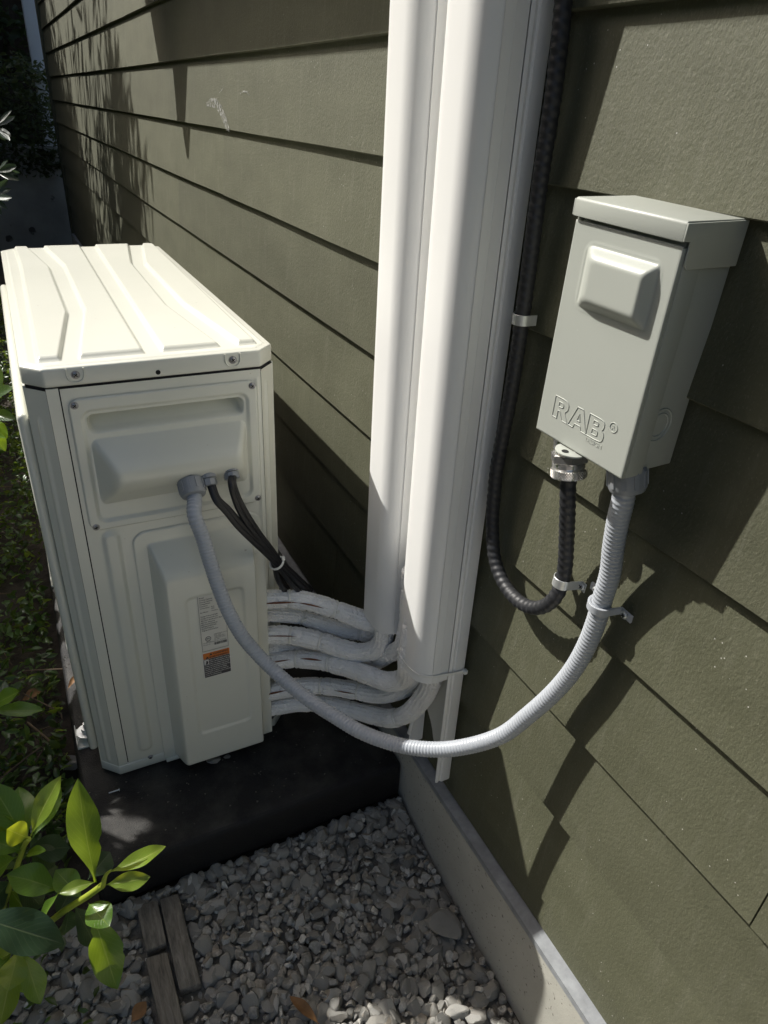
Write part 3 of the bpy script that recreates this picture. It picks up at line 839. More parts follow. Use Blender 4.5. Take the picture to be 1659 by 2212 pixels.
left = ['Model', 'Cooling Capacity', 'Heating Capacity', 'Voltage/Phase', 'Frequency', 'Compressor', None, 'Fan Motor', None, 'Design Pressure(High)', 'Design Pressure(Low)', 'Max.Fuse Size/Breaker Max.', 'Min.Cir. Ampacity', 'Min.Circuit Ampacity', 'Refrigerant(R410A)', 'Sound Pressure', 'Degree of Protection']
zz = .4155
for s in left:
    if s: rows.append(row(s, .2000, zz, .0033, off=.00006))
    zz -= .0044
rows += [row('RLA', .2195, .3935, .0032, off=.00005), row('LRA', .2195, .3895, .0032, off=.00005), row('Outdoor', .2195, .3847, .0032, off=.00005),
         row('ETL', .2066, .3253, .0036, off=.0001), row('CONFORMS TO UL', .2205, .3325, .0028), row('STD. 1995', .2205, .3295, .0028), row('CERTIFIED TO', .2205, .3265, .0028), row('CAN/CSA C22.2', .2205, .3235, .0028), row('No.236', .2205, .3205, .0028),
         row('ELECTRIC APPLIANCES, INC. OF ZHUHAI', .2000, .3170, .0023), row('Factory ID:', .2000, .3128, .0028), row('Intertek', .2055, .3190, .0026)]
texts('label_text', rows, MX_NEAR, 'ink', rp)
wp_ = quad_plate('warning_label', .1965, .2465, .2135 + .024, .2955, FY, 'sticker_white', ac)
quad_plate('warning_panel', .1975, .2455, .2385, .2805, FY - .0004, 'sticker_dark', wp_, r=.001)
quad_plate('warning_header', .1975, .2455, .2812, .2945, FY - .0004, 'sticker_orange', wp_, r=.001)
quad_plate('hazard_symbol', .1985, .2068, .2690, .2798, FY - .0008, 'sticker_white', wp_, r=.0005)
wy = FY - .0009
texts('header_text', [('WARNING', .0058, (AX + .2150, wy, .2885), dict(off=.0001)), ('AVERTISSEMENT', .0048, (AX + .2085, wy, .2825), dict(off=.0001)), ], MX_NEAR, 'ink', wp_)
tri = MB()
for cu_, cz_ in ((.2115, .2885), (.2045, .2825)):
    tri.prism([(AX + cu_ - .0028, wy, cz_), (AX + cu_ + .0028, wy, cz_), (AX + cu_, wy, cz_ + .0048)], (0, -.0002, 0))
tri.prism([(AX + .2005, FY - .0012, .2700), (AX + .2045, FY - .0012, .2702), (AX + .2058, FY - .0012, .2745), (AX + .2040, FY - .0012, .2778), (AX + .2018, FY - .0012, .2770), (AX + .2022, FY - .0012, .2742)], (0, -.0002, 0))
tri.build('hazard_print', M['ink'], wp_)
wl_ = ['RISK OF ELECTRIC SHOCK.', 'CAN CAUSE INJURY OR DEATH', 'DISCONNECT ALL REMOTE ELECTRIC', 'POWER SUPPLIES BEFORE SERVICING', 'RISQUE DE CHOCS ELECTRIQUES PEUT', 'CAUSER DES BLESSURES ET MEME', 'ENTRAINER LA MORT. COUPER LES', "SOURCES D'ALIMENTATION A DISTANCE", 'AVANT LE DEPANNAGE.']
items = []; zz = .2763
for i, s in enumerate(wl_):
    items.append((s, .0031 if i < 2 else .0027, (AX + (.2078 if i < 2 else .1985), wy, zz), dict(off=.00006))); zz -= .0043
texts('warning_text', items, MX_NEAR, 'sticker_white', wp_)

# ------------------------------------------------------------------ line covers (white trunking)
def cover_profile(y0, y1, X=.0835, r=.035):
    """outline in x-y from the near wall edge round the front to the far wall edge"""
    pts = [(-.0305, y0)]
    for k in range(13):
        a = math.pi / 2 * k / 12
        pts.append((-X + r - r * math.sin(a), y0 + r - r * math.cos(a)))
    for k in range(13):
        a = math.pi / 2 * k / 12
        pts.append((-X + r - r * math.cos(a), y1 - r + r * math.sin(a)))
    pts.append((-.0305, y1))
    return pts
def shell(prof, z0, z1, t=.0022, zfun=None):
    n = len(prof)
    c = np.array(prof)
    d = np.gradient(c, axis=0); d /= np.linalg.norm(d, axis=1)[:, None]
    nrm = np.stack([-d[:, 1], d[:, 0]], 1)
    cen = c.mean(0)
    if ((cen - c) * nrm).sum() < 0: nrm = -nrm
    inn = c + nrm * t
    v = []
    for z in (z0, z1):
        v += [(p[0], p[1], z) for p in c] + [(p[0], p[1], z) for p in inn]
    f = []
    for i in range(n - 1):
        f += [(i, i + 1, 2 * n + i + 1, 2 * n + i), (n + i + 1, n + i, 3 * n + i, 3 * n + i + 1),
              (i + 1, i, n + i, n + i + 1), (2 * n + i, 2 * n + i + 1, 3 * n + i + 1, 3 * n + i)]
    f += [(0, 2 * n, 3 * n, n), (n - 1, 2 * n - 1, 4 * n - 1, 3 * n - 1)]
    return MB().add(v, f)
ZT = 2.02
def trunk(name, y0, y1, z0, zb, label):
    t = empty(name, (0, (y0 + y1) / 2, zb), label, 'line cover')
    shell(cover_profile(y0, y1), z0, ZT).build('cover', M['pvc'], t, smooth=35)
    fine = MB()
    for xo in (-.0598, -.0465):
        fine.box((xo - .0005, y0 - .0006, z0 + .0004), (xo + .0005, y0 + .0004, ZT - .001))
    for xo in (-.0598, -.0465):
        fine.box((xo - .0005, y1 - .0004, z0 + .0004), (xo + .0005, y1 + .0006, ZT - .001))
    fine.build('ridge', M['pvc'], t)
    b = MB()
    for yy, s_ in ((y0, 1), (y1, -1)):
        # flange with a stepped rail
        b.prism([(-.0300, yy - s_ * .0015, zb), (-.0255, yy - s_ * .0030, zb), (-.0240, yy - s_ * .0012, zb), (-.0205, yy - s_ * .0008, zb), (-.0190, yy - s_ * .0036, zb),
                 (-.0040, yy - s_ * .0040, zb), (-.0010, yy - s_ * .0025, zb), (-.0010, yy + s_ * .0005, zb), (-.0285, yy + s_ * .0022, zb)], (0, 0, ZT - zb))
    bo_ = b.build('base_rail', M['pvc'], t, smooth=45)
    return t
tn = trunk('line_cover', .645, .7450, .3480, .1000, 'nearer white pvc line cover with a zip tie at its cut bottom')
tf = trunk('line_cover', .7820, .8840, .3470, .2600, 'farther white pvc line cover, behind the nearer one')
# back plate of the near base, cut with a wavy edge
ys = np.linspace(.648, .7420, 14)
zc = np.interp(ys, [.648, .660, .675, .688, .700, .716, .735], [.115, .118, .128, .142, .125, .165, .185])
v = []; f = []
for y, z in zip(ys, zc): v += [(-.0022, y, z), (-.0022, y, ZT - .01), (-.0006, y, z), (-.0006, y, ZT - .01)]
for i in range(len(ys) - 1):
    a = 4 * i; b = a + 4
    f += [(a, b, b + 1, a + 1), (a + 3, b + 3, b + 2, a + 2), (a + 2, b + 2, b, a), (a + 1, b + 1, b + 3, a + 3)]
MB().add(v, f).build('back_plate', M['pvc_in'], tn)
MB().box((-.0022, .785, .28), (-.0006, .8810, ZT - .01)).build('back_plate', M['pvc_in'], tf)
# zip tie round the near cover
prof = cover_profile(.645, .7450)
loop = [(-.0035, .6385, .3625)] + [(-.030, .6405, .3630)] + [(p[0] - (.0012 if i > 6 and i < 22 else 0), p[1] - (.0012 if i < 8 else -.0012 if i > 20 else 0), .3635) for i, p in enumerate(prof[1:-1])] + [(-.005, .7470, .3625)]
tie = empty('zip_tie', (-.05, .64, .3625), 'white zip tie strapped round the bottom of the nearer line cover', 'zip tie')
def strap_mesh(name, pts, w, t, axis=(0, 0, 1)):
    B, u_ = catmull(pts, .004); T = np.gradient(B, axis=0); T /= np.linalg.norm(T, axis=1)[:, None]
    A = np.array(axis, float); Nn = np.cross(T, A[None]); Nn /= np.linalg.norm(Nn, axis=1)[:, None]
    v = []; f = []
    for i in range(len(B)):
        for sa, sn in ((-1, -1), (1, -1), (1, 1), (-1, 1)):
            v.append(B[i] + A * w / 2 * sa + Nn[i] * t / 2 * sn)
    for i in range(len(B) - 1):
        for k in range(4): f.append((4 * i + k, 4 * i + (k + 1) % 4, 4 * i + 4 + (k + 1) % 4, 4 * i + 4 + k))
    f += [(3, 2, 1, 0), tuple(len(v) - 4 + k for k in range(4))]
    mb = MB().add(v, f); return mb
strap_mesh('s', loop, .0045, .0013).build('strap', M['tie'], tie, smooth=60)
MB().box((-.0062, .6325, .3590), (.0000, .6400, .3665)).build('head', M['tie'], tie, bevel=.0008)
# ------------------------------------------------------------------ insulated pipes
def pipe_r(r, seed, tiepos):
    def fn(u, th, L):
        rr = r * (1 + .022 * np.sin(u * 95 + seed) + .02 * np.sin(u * 41 + seed * 2 + 2 * th) + .025 * np.sin(3 * th + u * 15 + seed))
        rr = rr + .00055 * np.sin(th * 15 + .5 * np.sin(u * 60)) + .00024 * np.sin(u * 1150)
        # creases across the sleeve
        for q in range(30):
            s0 = ((seed * 37.7 + q * 61.3) % 100) / 100 * L; a0 = (seed * 1.7 + q * 2.1) % 6.28
            rr = rr - .0019 * np.exp(-((u - s0 - .005 * np.sin(2 * th + q)) / .0019) ** 2) * np.clip(np.cos(th - a0) + .35, 0, 1)
        for tp in tiepos: rr = rr - r * .16 * np.exp(-((u - tp) / .006) ** 2)
        return rr
    return fn
m_, ns_, ln_, p_ = nmat('white_pipe_insulation')
tc_ = node(ns_, 'ShaderNodeTexCoord')
n1_ = node(ns_, 'ShaderNodeTexNoise', Scale=38.0, Detail=6.0, Roughness=.65); ln_.new(tc_.outputs['Object'], n1_.inputs['Vector'])
cr_ = node(ns_, 'ShaderNodeValToRGB'); cr_.color_ramp.elements[0].position = .3; cr_.color_ramp.elements[0].color = (.84, .84, .83, 1)
cr_.color_ramp.elements[1].position = .55; cr_.color_ramp.elements[1].color = (.90, .90, .89, 1)
ln_.new(n1_.outputs['Fac'], cr_.inputs['Fac']); ln_.new(cr_.outputs['Color'], p_.inputs['Base Color'])
n2_ = node(ns_, 'ShaderNodeTexVoronoi', Scale=260.0); ln_.new(tc_.outputs['Object'], n2_.inputs['Vector'])
b_ = node(ns_, 'ShaderNodeBump', Strength=1.0, Distance=.0016); ln_.new(n2_.outputs['Distance'], b_.inputs['Height'])
b2_ = node(ns_, 'ShaderNodeBump', Strength=.8, Distance=.004); ln_.new(n1_.outputs['Fac'], b2_.inputs['Height']); ln_.new(b_.outputs['Normal'], b2_.inputs['Normal'])
ln_.new(b2_.outputs['Normal'], p_.inputs['Normal']); p_.inputs['Roughness'].default_value = .55
M['insul'] = m_

def pipe(path, r, seed, label, ties=(), slits=()):
    """path: (px, py, y) -- pixel of the photo on the plane at distance y from the origin along the wall"""
    pts = [at(a, b, y=c) if not isinstance(c, tuple) else Vector(c) for a, b, c in path]
    r = r * 1.06
    t = empty('insulated_pipe', pts[0], label, 'pipe', 'insulated pipes from the heat pump to the line covers')
    B, u_ = catmull(pts, .0028)
    L = u_[-1]; tp = [L * k for k in ties]
    link('insulation', tube_mesh('insulation', pts, r, .0016, 96, pipe_r(r, seed, tp)), M['insul'], t, 70)
    T, N, Bn = frames(B)
    for k in tp:
        i = int(np.argmin(np.abs(u_ - k)))
        q, f_ = ring_mesh('tie', B[i], T[i], r * .93, .0012, 32, 8, 2.0)
        mb = MB().add(q, f_)
        hd = Vector(B[i]) + Vector((0, -.8, .25)).normalized() * r
        mb.box(hd - Vector((.003, .002, .003)), hd + Vector((.003, .002, .003)))
        mb.build('pipe_tie', M['tie'], t)
    for k, ln__, wd, off in slits:
        i0 = int(np.argmin(np.abs(u_ - L * k))); n = 9
        v = []; f = []
        for j in range(n):
            s_ = j / (n - 1); i = min(len(B) - 1, i0 + int(s_ * ln__ / .0028))
            tt = Vector(T[i]); o = Vector((0, -1, .45)); o = (o - tt * o.dot(tt)).normalized(); sd_ = tt.cross(o)
            o2 = (o + sd_ * off).normalized()
            c = Vector(B[i]) + o2 * (r * 1.06); w_ = wd * .7 * math.sin(math.pi * s_) + .0001
            v += [c + sd_ * w_, c + o2 * .0008, c - sd_ * w_]
            if j: a = 3 * (j - 1); f += [(a, a + 3, a + 4, a + 1), (a + 1, a + 4, a + 5, a + 2)]
        MB().add(v, f).build('copper_slit', M['copper'], t)
    return t
yE = .955
pipe([(560, 1296, .975), (574, 1295, .965), (636, 1294, .945), (686, 1304, .925), (737, 1321, .905), (783, 1338, .885), (815, 1345, .865), (822, 1300, (-.050, .850, .40)), (822, 1260, (-.050, .850, .52))], .0168, 1.3, 'topmost insulated pipe, its sleeve split over bare copper', (.13, .33, .55), ((.02, .07, .0026, .2), (.17, .05, .002, .2)))
pipe([(560, 1326, .99), (575, 1326, .985), (640, 1330, .97), (679, 1342, .955), (737, 1360, .93), (790, 1370, .905), (815, 1368, .885), (0, 0, (-.030, .862, .38)), (0, 0, (-.030, .862, .52))], .0145, 2.1, 'thinner insulated pipe tucked right under the topmost one', (.17, .40))
pipe([(560, 1372, .97), (579, 1371, .963), (636, 1373, .943), (686, 1384, .92), (737, 1401, .89), (783, 1410, .86), (819, 1397, .835), (0, 0, (-.058, .815, .36)), (0, 0, (-.055, .815, .52))], .0172, 3.4, 'second thick insulated pipe, curling up into the farther cover', (.12, .24), ((.03, .06, .0016, -.1),))
pipe([(560, 1398, .985), (580, 1398, .98), (640, 1402, .965), (690, 1408, .945), (745, 1424, .92), (800, 1432, .875), (838, 1414, .82), (0, 0, (-.050, .760, .345)), (0, 0, (-.05, .755, .50))], .0148, 4.2, 'insulated pipe rising beside the edge of the nearer cover, half hidden', (.2,))
pipe([(560, 1432, .97), (586, 1430, .96), (636, 1424, .94), (690, 1428, .91), (744, 1440, .87), (790, 1456, .83), (840, 1472, .785), (873, 1464, .755), (0, 0, (-.068, .710, .355)), (0, 0, (-.062, .708, .50))], .0168, 5.7, 'third thick insulated pipe, bent sharply under the nearer cover', (.13, .25), ((.04, .045, .0018, -.3), (.15, .05, .0026, -.35)))
pipe([(560, 1500, .97), (586, 1494, .96), (647, 1483, .935), (701, 1482, .91), (754, 1489, .88), (808, 1499, .84), (851, 1496, .80), (885, 1478, .77), (0, 0, (-.04, .694, .37)), (0, 0, (-.037, .690, .50))], .0165, 7.9, 'fourth thick insulated pipe with a long slit showing copper', (.2, .32), ((.01, .06, .0026, -.2), (.12, .035, .0016, .1), (.25, .05, .0016, .1)))
pipe([(560, 1532, .97), (590, 1527, .965), (640, 1519, .945), (701, 1521, .915), (754, 1532, .875), (808, 1546, .825), (844, 1552, .785), (880, 1541, .75), (908, 1514, .72), (932, 1474, .695), (0, 0, (-.045, .668, .40)), (0, 0, (-.045, .667, .50))], .0165, 9.2, 'lowest insulated pipe, looping up inside the nearer cover', (.16, .47))
# white drain tube end under the covers
link('drain_tube', tube_mesh('drain', [at(884, 1583, x=-.03), at(888, 1570, x=-.03), at(905, 1500, x=-.025), at(915, 1440, x=-.03)], .0042, .004, 14), M['pvc'], None, 50)
tag(bpy.data.objects['drain_tube'], 'thin white drain tube hanging below the insulated pipes', 'tube')

# ------------------------------------------------------------------ disconnect box
box = empty('disconnect_box', (-.03, .41, .867), 'grey metal disconnect box with embossed lettering mounted on the siding', 'electrical box')
bm_body = MB().box((-.0615, .3612, .8645), (.0035, .4800, 1.088)); bm_body.build('body', M['box'], box, bevel=.0012)
for ya, yb in ((.3580, .3610), (.4805, .4835)):
    MB().box((-.0625, ya, .8625), (-.0400, yb, 1.0735)).build('cover_flange', M['box'], box, bevel=.0008)
fx = -.0680; BL, BR_, BB = .4835, .3580, .8625
u = np.arange(0, .1256, .00105); v = np.arange(0, .2130, .00125)
U, V = np.meshgrid(u, v)           # u runs from the far edge (left in the photo) to the near edge
H = frustum(U, V, (.0235, .1085, .1385, .1945), (.0400, .1000, .1505, .1845), .0110, .42)
rim = np.abs(sdrr(U, V, .0215, .1105, .1365, .1965, .010)); H += .0004 * np.exp(-(rim / .0016) ** 2)
sdc = sdrr(U, V, 0, .1255, 0, .2128, .0012)
H -= .0012 * np.clip(1 + sdc / .0012, 0, 1) ** 2
hfield('front_cover', (fx, BL, BB), (0, -1, 0), (0, 0, 1), (-1, 0, 0), u, v, H, M['box'], box, smooth=60)
MB().box((fx + .0005, BR_ + .0002, BB + .0002), (fx + .005, BL - .0002, 1.0735)).build('cover_edge', M['box'], box, bevel=.0006)
hd = MB()
hd.prism([(-.0725, .3572, 1.0785), (-.0725, .3572, 1.0925), (-.0710, .3572, 1.0945), (.0030, .3572, 1.0950), (.0030, .3572, 1.0910), (-.0690, .3572, 1.0905), (-.0690, .3572, 1.0785)], (0, .1263, 0))
hood_o = hd.build('hood', M['box'], box, bevel=.0010, seg=2)
for yy in (.3558, .4832):
    hs = MB().prism([(-.0722, yy, 1.0790), (-.0722, yy, 1.0930), (.0028, yy, 1.0940), (.0028, yy, 1.0570), (-.0600, yy, 1.0570), (-.0640, yy, 1.0610), (-.0640, yy, 1.0790)], (0, .0018, 0))
    hs.build('hood_side', M['box'], hood_o, bevel=.0006)
hp = []
for k in range(13):
    a = math.pi * k / 12; hp.append((fx + .0005 - .0165 * math.sin(a), .4275 + .0165 * math.cos(a), .8605))
hm = MB().prism(hp, (0, 0, .0018)).build('hasp', M['box'], box, bevel=.0004)
q, f_ = lathe([(.0036, 0), (.0036, .0004)], (fx - .0080, .4275, .8624), (0, 0, 1), 18); MB().add(q, f_).build('hasp_hole', M['dark'], hm)
for R_ in (.0118, .0165):
    q, f_ = ring_mesh('k', (-.0310, .3612, .9120), (0, 1, 0), R_, .0009, 40, 8); MB().add(q, f_).build('knockout', M['box'], box)
def rounded(pts, r, n=5):
    out = []
    m = len(pts)
    for k in range(m):
        p0, p1, p2 = Vector(pts[k - 1]), Vector(pts[k]), Vector(pts[(k + 1) % m])
        rr = pts_r[k] if (pts_r := r if isinstance(r, list) else [r] * m) else 0
        a = p1 + (p0 - p1).normalized() * min(rr, (p0 - p1).length * .5); b = p1 + (p2 - p1).normalized() * min(rr, (p2 - p1).length * .5)
        for i_ in range(n + 1):
            t = i_ / n; out.append((a * (1 - t) + p1 * t) * (1 - t) + (p1 * (1 - t) + b * t) * t)
    return out
LET = {'R': ([((0, 0), 0), ((0, 1), 0), ((.52, 1), .22), ((.74, .92), .2), ((.76, .6), .2), ((.6, .44), .06), ((.82, 0), 0), ((.54, 0), 0), ((.36, .38), .03), ((.25, .38), 0), ((.25, 0), 0)], [((.25, .58), 0), ((.25, .80), 0), ((.48, .80), .1), ((.50, .58), .1)]),
       'A': ([((0, 0), 0), ((.33, 1), 0), ((.62, 1), 0), ((.95, 0), 0), ((.68, 0), 0), ((.62, .20), 0), ((.33, .20), 0), ((.27, 0), 0)], [((.39, .40), 0), ((.475, .74), 0), ((.56, .40), 0)]),
       'B': ([((0, 0), 0), ((0, 1), 0), ((.55, 1), .2), ((.76, .93), .2), ((.76, .62), .16), ((.66, .53), .05), ((.82, .44), .16), ((.82, .06), .2), ((.58, 0), .2)], [((.25, .62), 0), ((.25, .81), 0), ((.48, .81), .08), ((.49, .62), .08)], [((.25, .18), 0), ((.25, .42), 0), ((.52, .42), .1), ((.53, .18), .1)])}
def emboss(ch, y0, z0, hgt):
    mb = MB(); wd_ = hgt * 1.22
    for con in LET[ch]:
        P2 = rounded([(p[0][0], p[0][1], 0) for p in con], [p[1] for p in con])
        P3 = [Vector((fx - .0001, y0 - p.x * wd_, z0 + p.y * hgt)) for p in P2]
        q_ = [P3[0]]
        for p in P3[1:]:
            if (p - q_[-1]).length > .0004: q_.append(p)
        n_ = len(q_)
        for k in range(n_):
            a_, b_ = q_[k], q_[(k + 1) % n_]
            if (b_ - a_).length < .0003: continue
            vv, ff = lathe([(.00052, 0), (.00052, (b_ - a_).length)], a_, b_ - a_, 8); mb.add(vv, ff)
    o_ = mb.build('embossed_letter', M['box'], box, smooth=60); return o_
emboss('R', .4632, .8862, .0225); emboss('A', .4395, .8862, .0225); emboss('B', .4135, .8862, .0225)
em = texts('embossed_word', [('DESIGN', .0064, (fx + .0002, .4120, .8800), dict(ext=.0005, off=.00015))], MX_SIDE, 'box', box, 40)
em = texts('embossed_mark', [('R', .0070, (fx + .0002, .3842, .9045), dict(ext=.0005, off=.0002))], MX_SIDE, 'box', box, 40)
q, f_ = ring_mesh('c', (fx, .3816, .9070), (1, 0, 0), .0047, .0006, 28, 8); MB().add(q, f_).build('embossed_ring', M['box'], box)
box.rotation_euler = (.032, 0, .06)   # it hangs a little crooked

# ------------------------------------------------------------------ grey flexible conduit
a_ = hood(.2085, .36)
cA = a_ + hn * .012
cpts = [cA, a_ + hn * .034]
for px, py, y_ in [(420, 1112, .896), (437, 1158, .884), (461, 1236, .866), (490, 1314, .847), (522, 1372, .830), (555, 1412, .815)]:
    cpts.append(at(px, py, y=y_))
loop = [(-.2778, .7907, .3331), (-.2387, .7384, .3020), (-.2102, .6992, .2901), (-.1798, .6573, .2809), (-.1473, .6111, .2865), (-.1153, .5645, .3061), (-.0865, .5212, .3393), (-.0539, .4702, .4005),
        (-.0375, .4421, .4595), (-.0238, .4179, .5191), (-.0185, .4015, .5680), (-.0160, .3920, .6120), (-.0155, .3870, .6532), (-.0165, .3850, .690)]
bow = [1, .985, .974, .970, .974, .981, .989, .996, 1, 1, 1, 1, 1, 1]      # the loop hangs a little towards the path
cpts += [Vector((CAM_C + (np.array(q) - CAM_C) * b_).tolist()) for q, b_ in zip(loop, bow)]
for (px, py), X_ in zip([(1318, 1239), (1325, 1182), (1335, 1125), (1346, 1078)], (-.0190, -.025, -.031, -.0365)):
    cpts.append(at(px, py, x=X_))
topc = Vector((-.038, .3735, .846))
cpts.append(topc)
cond = empty('flexible_conduit', cpts[0], 'grey flexible conduit looping from the heat pump to the disconnect box', 'conduit')
def rib(r, amp, pitch):
    return lambda u, th, L: r + amp * np.clip(np.sin(2 * math.pi * (u / pitch + th / (2 * math.pi))), -.6, 1)
link('hose', tube_mesh('hose', cpts, .0115, .0009, 26, rib(.0113, .00055, .0054)), M['conduit'], cond, 75)
# connector at the heat pump
def connector(c, ax, parent, sc=1.0):
    mb = MB()
    q, f_ = lathe([(.0165 * sc, -.004), (.0165 * sc, .002), (.0172 * sc, .003), (.0172 * sc, .006)], c, ax, 8); mb.add(q, f_)
    q, f_ = lathe([(.0150 * sc, .006), (.0175 * sc, .0075), (.0178 * sc, .028), (.0160 * sc, .033), (.0125 * sc, .0345)], c, ax, 32); mb.add(q, f_)
    a = Vector(ax).normalized(); ref = Vector((1, 0, 0)) - a * a.x; ref.normalize(); b = a.cross(ref)
    for k in range(10):
        t = 2 * math.pi * k / 10; o = ref * math.cos(t) + b * math.sin(t); s_ = a.cross(o)
        p = Vector(c) + a * .010 + o * (.0172 * sc)
        mb.prism([p + s_ * .0022, p - s_ * .0022, p - s_ * .0022 + a * .017, p + s_ * .0022 + a * .017], o * .0016)
    return mb.build('connector', M['connector'], parent, smooth=40)
connector(a_ - hn * .002, (cpts[1] - a_).normalized(), cond, 1.15)
connector(Vector((-.038, .3785, .8690)), Vector((0.002, -.0050, -.0235)), cond, 1.08)

# ------------------------------------------------------------------ straps
def strap(name, c, axis, wall_x, r, w, th, sides, mat, label, tab=.018, bolt='screw'):
    """band over a pipe that lies on the wall (wall towards +x); sides: directions (+1 / -1) that carry a tab"""
    a = Vector(axis).normalized(); X = Vector((1, 0, 0)); s = a.cross(X).normalized(); X = s.cross(a).normalized()
    c = Vector(c)
    st_ = empty(name, c + X * (wall_x - c.x), label, 'strap')
    prof = []
    h = wall_x - .0015 - c.x
    for side in (-1, 1):
        pts = []
        if side in sides: pts.append(c + X * h + s * side * (r + tab)); pts.append(c + X * h + s * side * (r + .0035))
        else: pts.append(c + X * h * .8 + s * side * r)
        prof.append(pts)
    arc = [c + (s * math.cos(t) * -1 - X * math.sin(t)) * r for t in np.linspace(-.1, math.pi + .1, 22)]
    path = prof[0] + arc + list(reversed(prof[1]))
    v = []; f = []
    n = len(path)
    for i, p in enumerate(path):
        T = (path[min(i + 1, n - 1)] - path[max(i - 1, 0)]).normalized(); N = a.cross(T).normalized()
        for sa, sn in ((-1, 0), (1, 0), (1, 1), (-1, 1)): v.append(p + a * (w / 2 * sa) - N * (th * sn * -1))
    for i in range(n - 1):
        for k in range(4): f.append((4 * i + k, 4 * i + (k + 1) % 4, 4 * i + 4 + (k + 1) % 4, 4 * i + 4 + k))
    f += [(3, 2, 1, 0), tuple(4 * n - 4 + k for k in range(4))]
    MB().add(v, f).build('band', M[mat], st_, bevel=.0003, seg=1, smooth=40)
    for side in sides:
        p = c + X * (h - th - .0003) + s * side * (r + tab * .55)
        screw('screw', p, -X, .0042, st_, 'zinc')
    return st_

# ------------------------------------------------------------------ black corrugated cable
bp = [((1221, -60), -.016), ((1215, 30), -.016), ((1196, 200), -.016), ((1169, 378), -.016), ((1134, 645), -.016), ((1106, 836), -.016), ((1074, 1007), -.016), ((1069, 1048), -.016), ((1064, 1125), -.016), ((1068, 1201), -.018), ((1079, 1240), -.020), ((1098, 1275), -.022),
      ((1125, 1302), -.024), ((1152, 1313), -.025), ((1179, 1308), -.024), ((1200, 1289), -.022), ((1213, 1262), -.018), ((1220, 1231), -.018), ((1224, 1163), -.024), ((1226, 1100), -.033), ((1228, 1050), -.0375)]
bpts = [at(p[0], p[1], x=x) for p, x in bp]
bpts = [Vector((-.016, bpts[0].y, 1.9))] + bpts
bpts[-1] = Vector((-.038, .4525, .808)); bpts.append(Vector((-.038, .4565, .832)))
cab = empty('armoured_cable', bpts[-1], 'black corrugated armoured cable looping from beside the line cover up to the disconnect box', 'cable')
def bulge(u, th, L):
    return .0090 + .00042 * np.sin(2 * math.pi * (u / .0105 + th / (2 * math.pi)))
link('jacket', tube_mesh('jacket', bpts, .009, .0011, 26, bulge), M['black_cable'], cab, 75)
ga = Vector((0, .0055, .0245)).normalized(); gb = Vector((-.038, .4535, .8135))
g1 = MB()
q, f_ = lathe([(0.01287, -.001), (0.01930, 0), (0.01966, .0018), (0.01966, .0095), (0.01813, .0105)], gb, ga, 40); g1.add(q, f_)
kr = g1.build('knurled_ring', M['steel'], cab, smooth=30)
kn = MB()
ref = Vector((1, 0, 0)); bb = ga.cross(ref)
for row_ in range(5):
    for k in range(44):
        t = 2 * math.pi * (k + .5 * (row_ % 2)) / 44; o = ref * math.cos(t) + bb * math.sin(t); s_ = ga.cross(o)
        p = gb + ga * (.0018 + row_ * .0017) + o * .0194
        kn.add([p + ga * .001, p + s_ * .0013, p - ga * .001, p - s_ * .0013, p + o * .0009], [(0, 1, 4), (1, 2, 4), (2, 3, 4), (3, 0, 4)])
kn.build('knurling', M['steel'], kr)
g2 = MB()
q, f_ = lathe([(0.01755, .0106), (0.01849, .012), (0.01849, .0165)], gb, ga, 40); g2.add(q, f_)
q, f_ = lathe([(0.01930, .0166), (0.02083, .018), (0.02083, .0262), (0.01930, .0275)], gb, ga, 6); g2.add(q, f_)
q, f_ = lathe([(0.01638, .0276), (0.01732, .029), (0.01638, .031), (0.01732, .033), (0.01732, .052)], gb, ga, 40); g2.add(q, f_)
g2.build('gland_nut', M['steel'], cab, smooth=25)

# straps now that both runs exist
def run_at(pts, px, py):
    B, u_ = catmull(pts, .003); T = np.gradient(B, axis=0)
    f = cam_d.lens / 36.0 * 1659
    c = (B - CAM_C) @ CAM_R.T; pr = c[:, :2] / c[:, 2:] * f + np.array([829.5, 1106.0])
    i = int(np.argmin(((pr - np.array([px, py])) ** 2).sum(1)))
    return Vector(B[i]), Vector(T[i])
c, t = run_at(bpts, 1128, 690)
strap('cable_strap', c, t if t.z < 0 else -t, .0015, .0106, .0125, .0012, (-1,), 'zinc', 'zinc one-hole strap clipping the black cable beside the white line cover', .024)
c, t = run_at(bpts, 1213, 1253)
strap('cable_strap', c, t if t.z < 0 else -t, .0015, .0106, .0125, .0012, (1, -1), 'zinc', 'zinc strap round the black cable below the gland, just above its loop', .012)
c, t = run_at(cpts, 1305, 1310)
strap('conduit_strap', c, t if t.z < 0 else -t, .0020, .0122, .0095, .0032, (1, -1), 'conduit', 'grey plastic two-hole strap holding the grey conduit to the siding', .022)

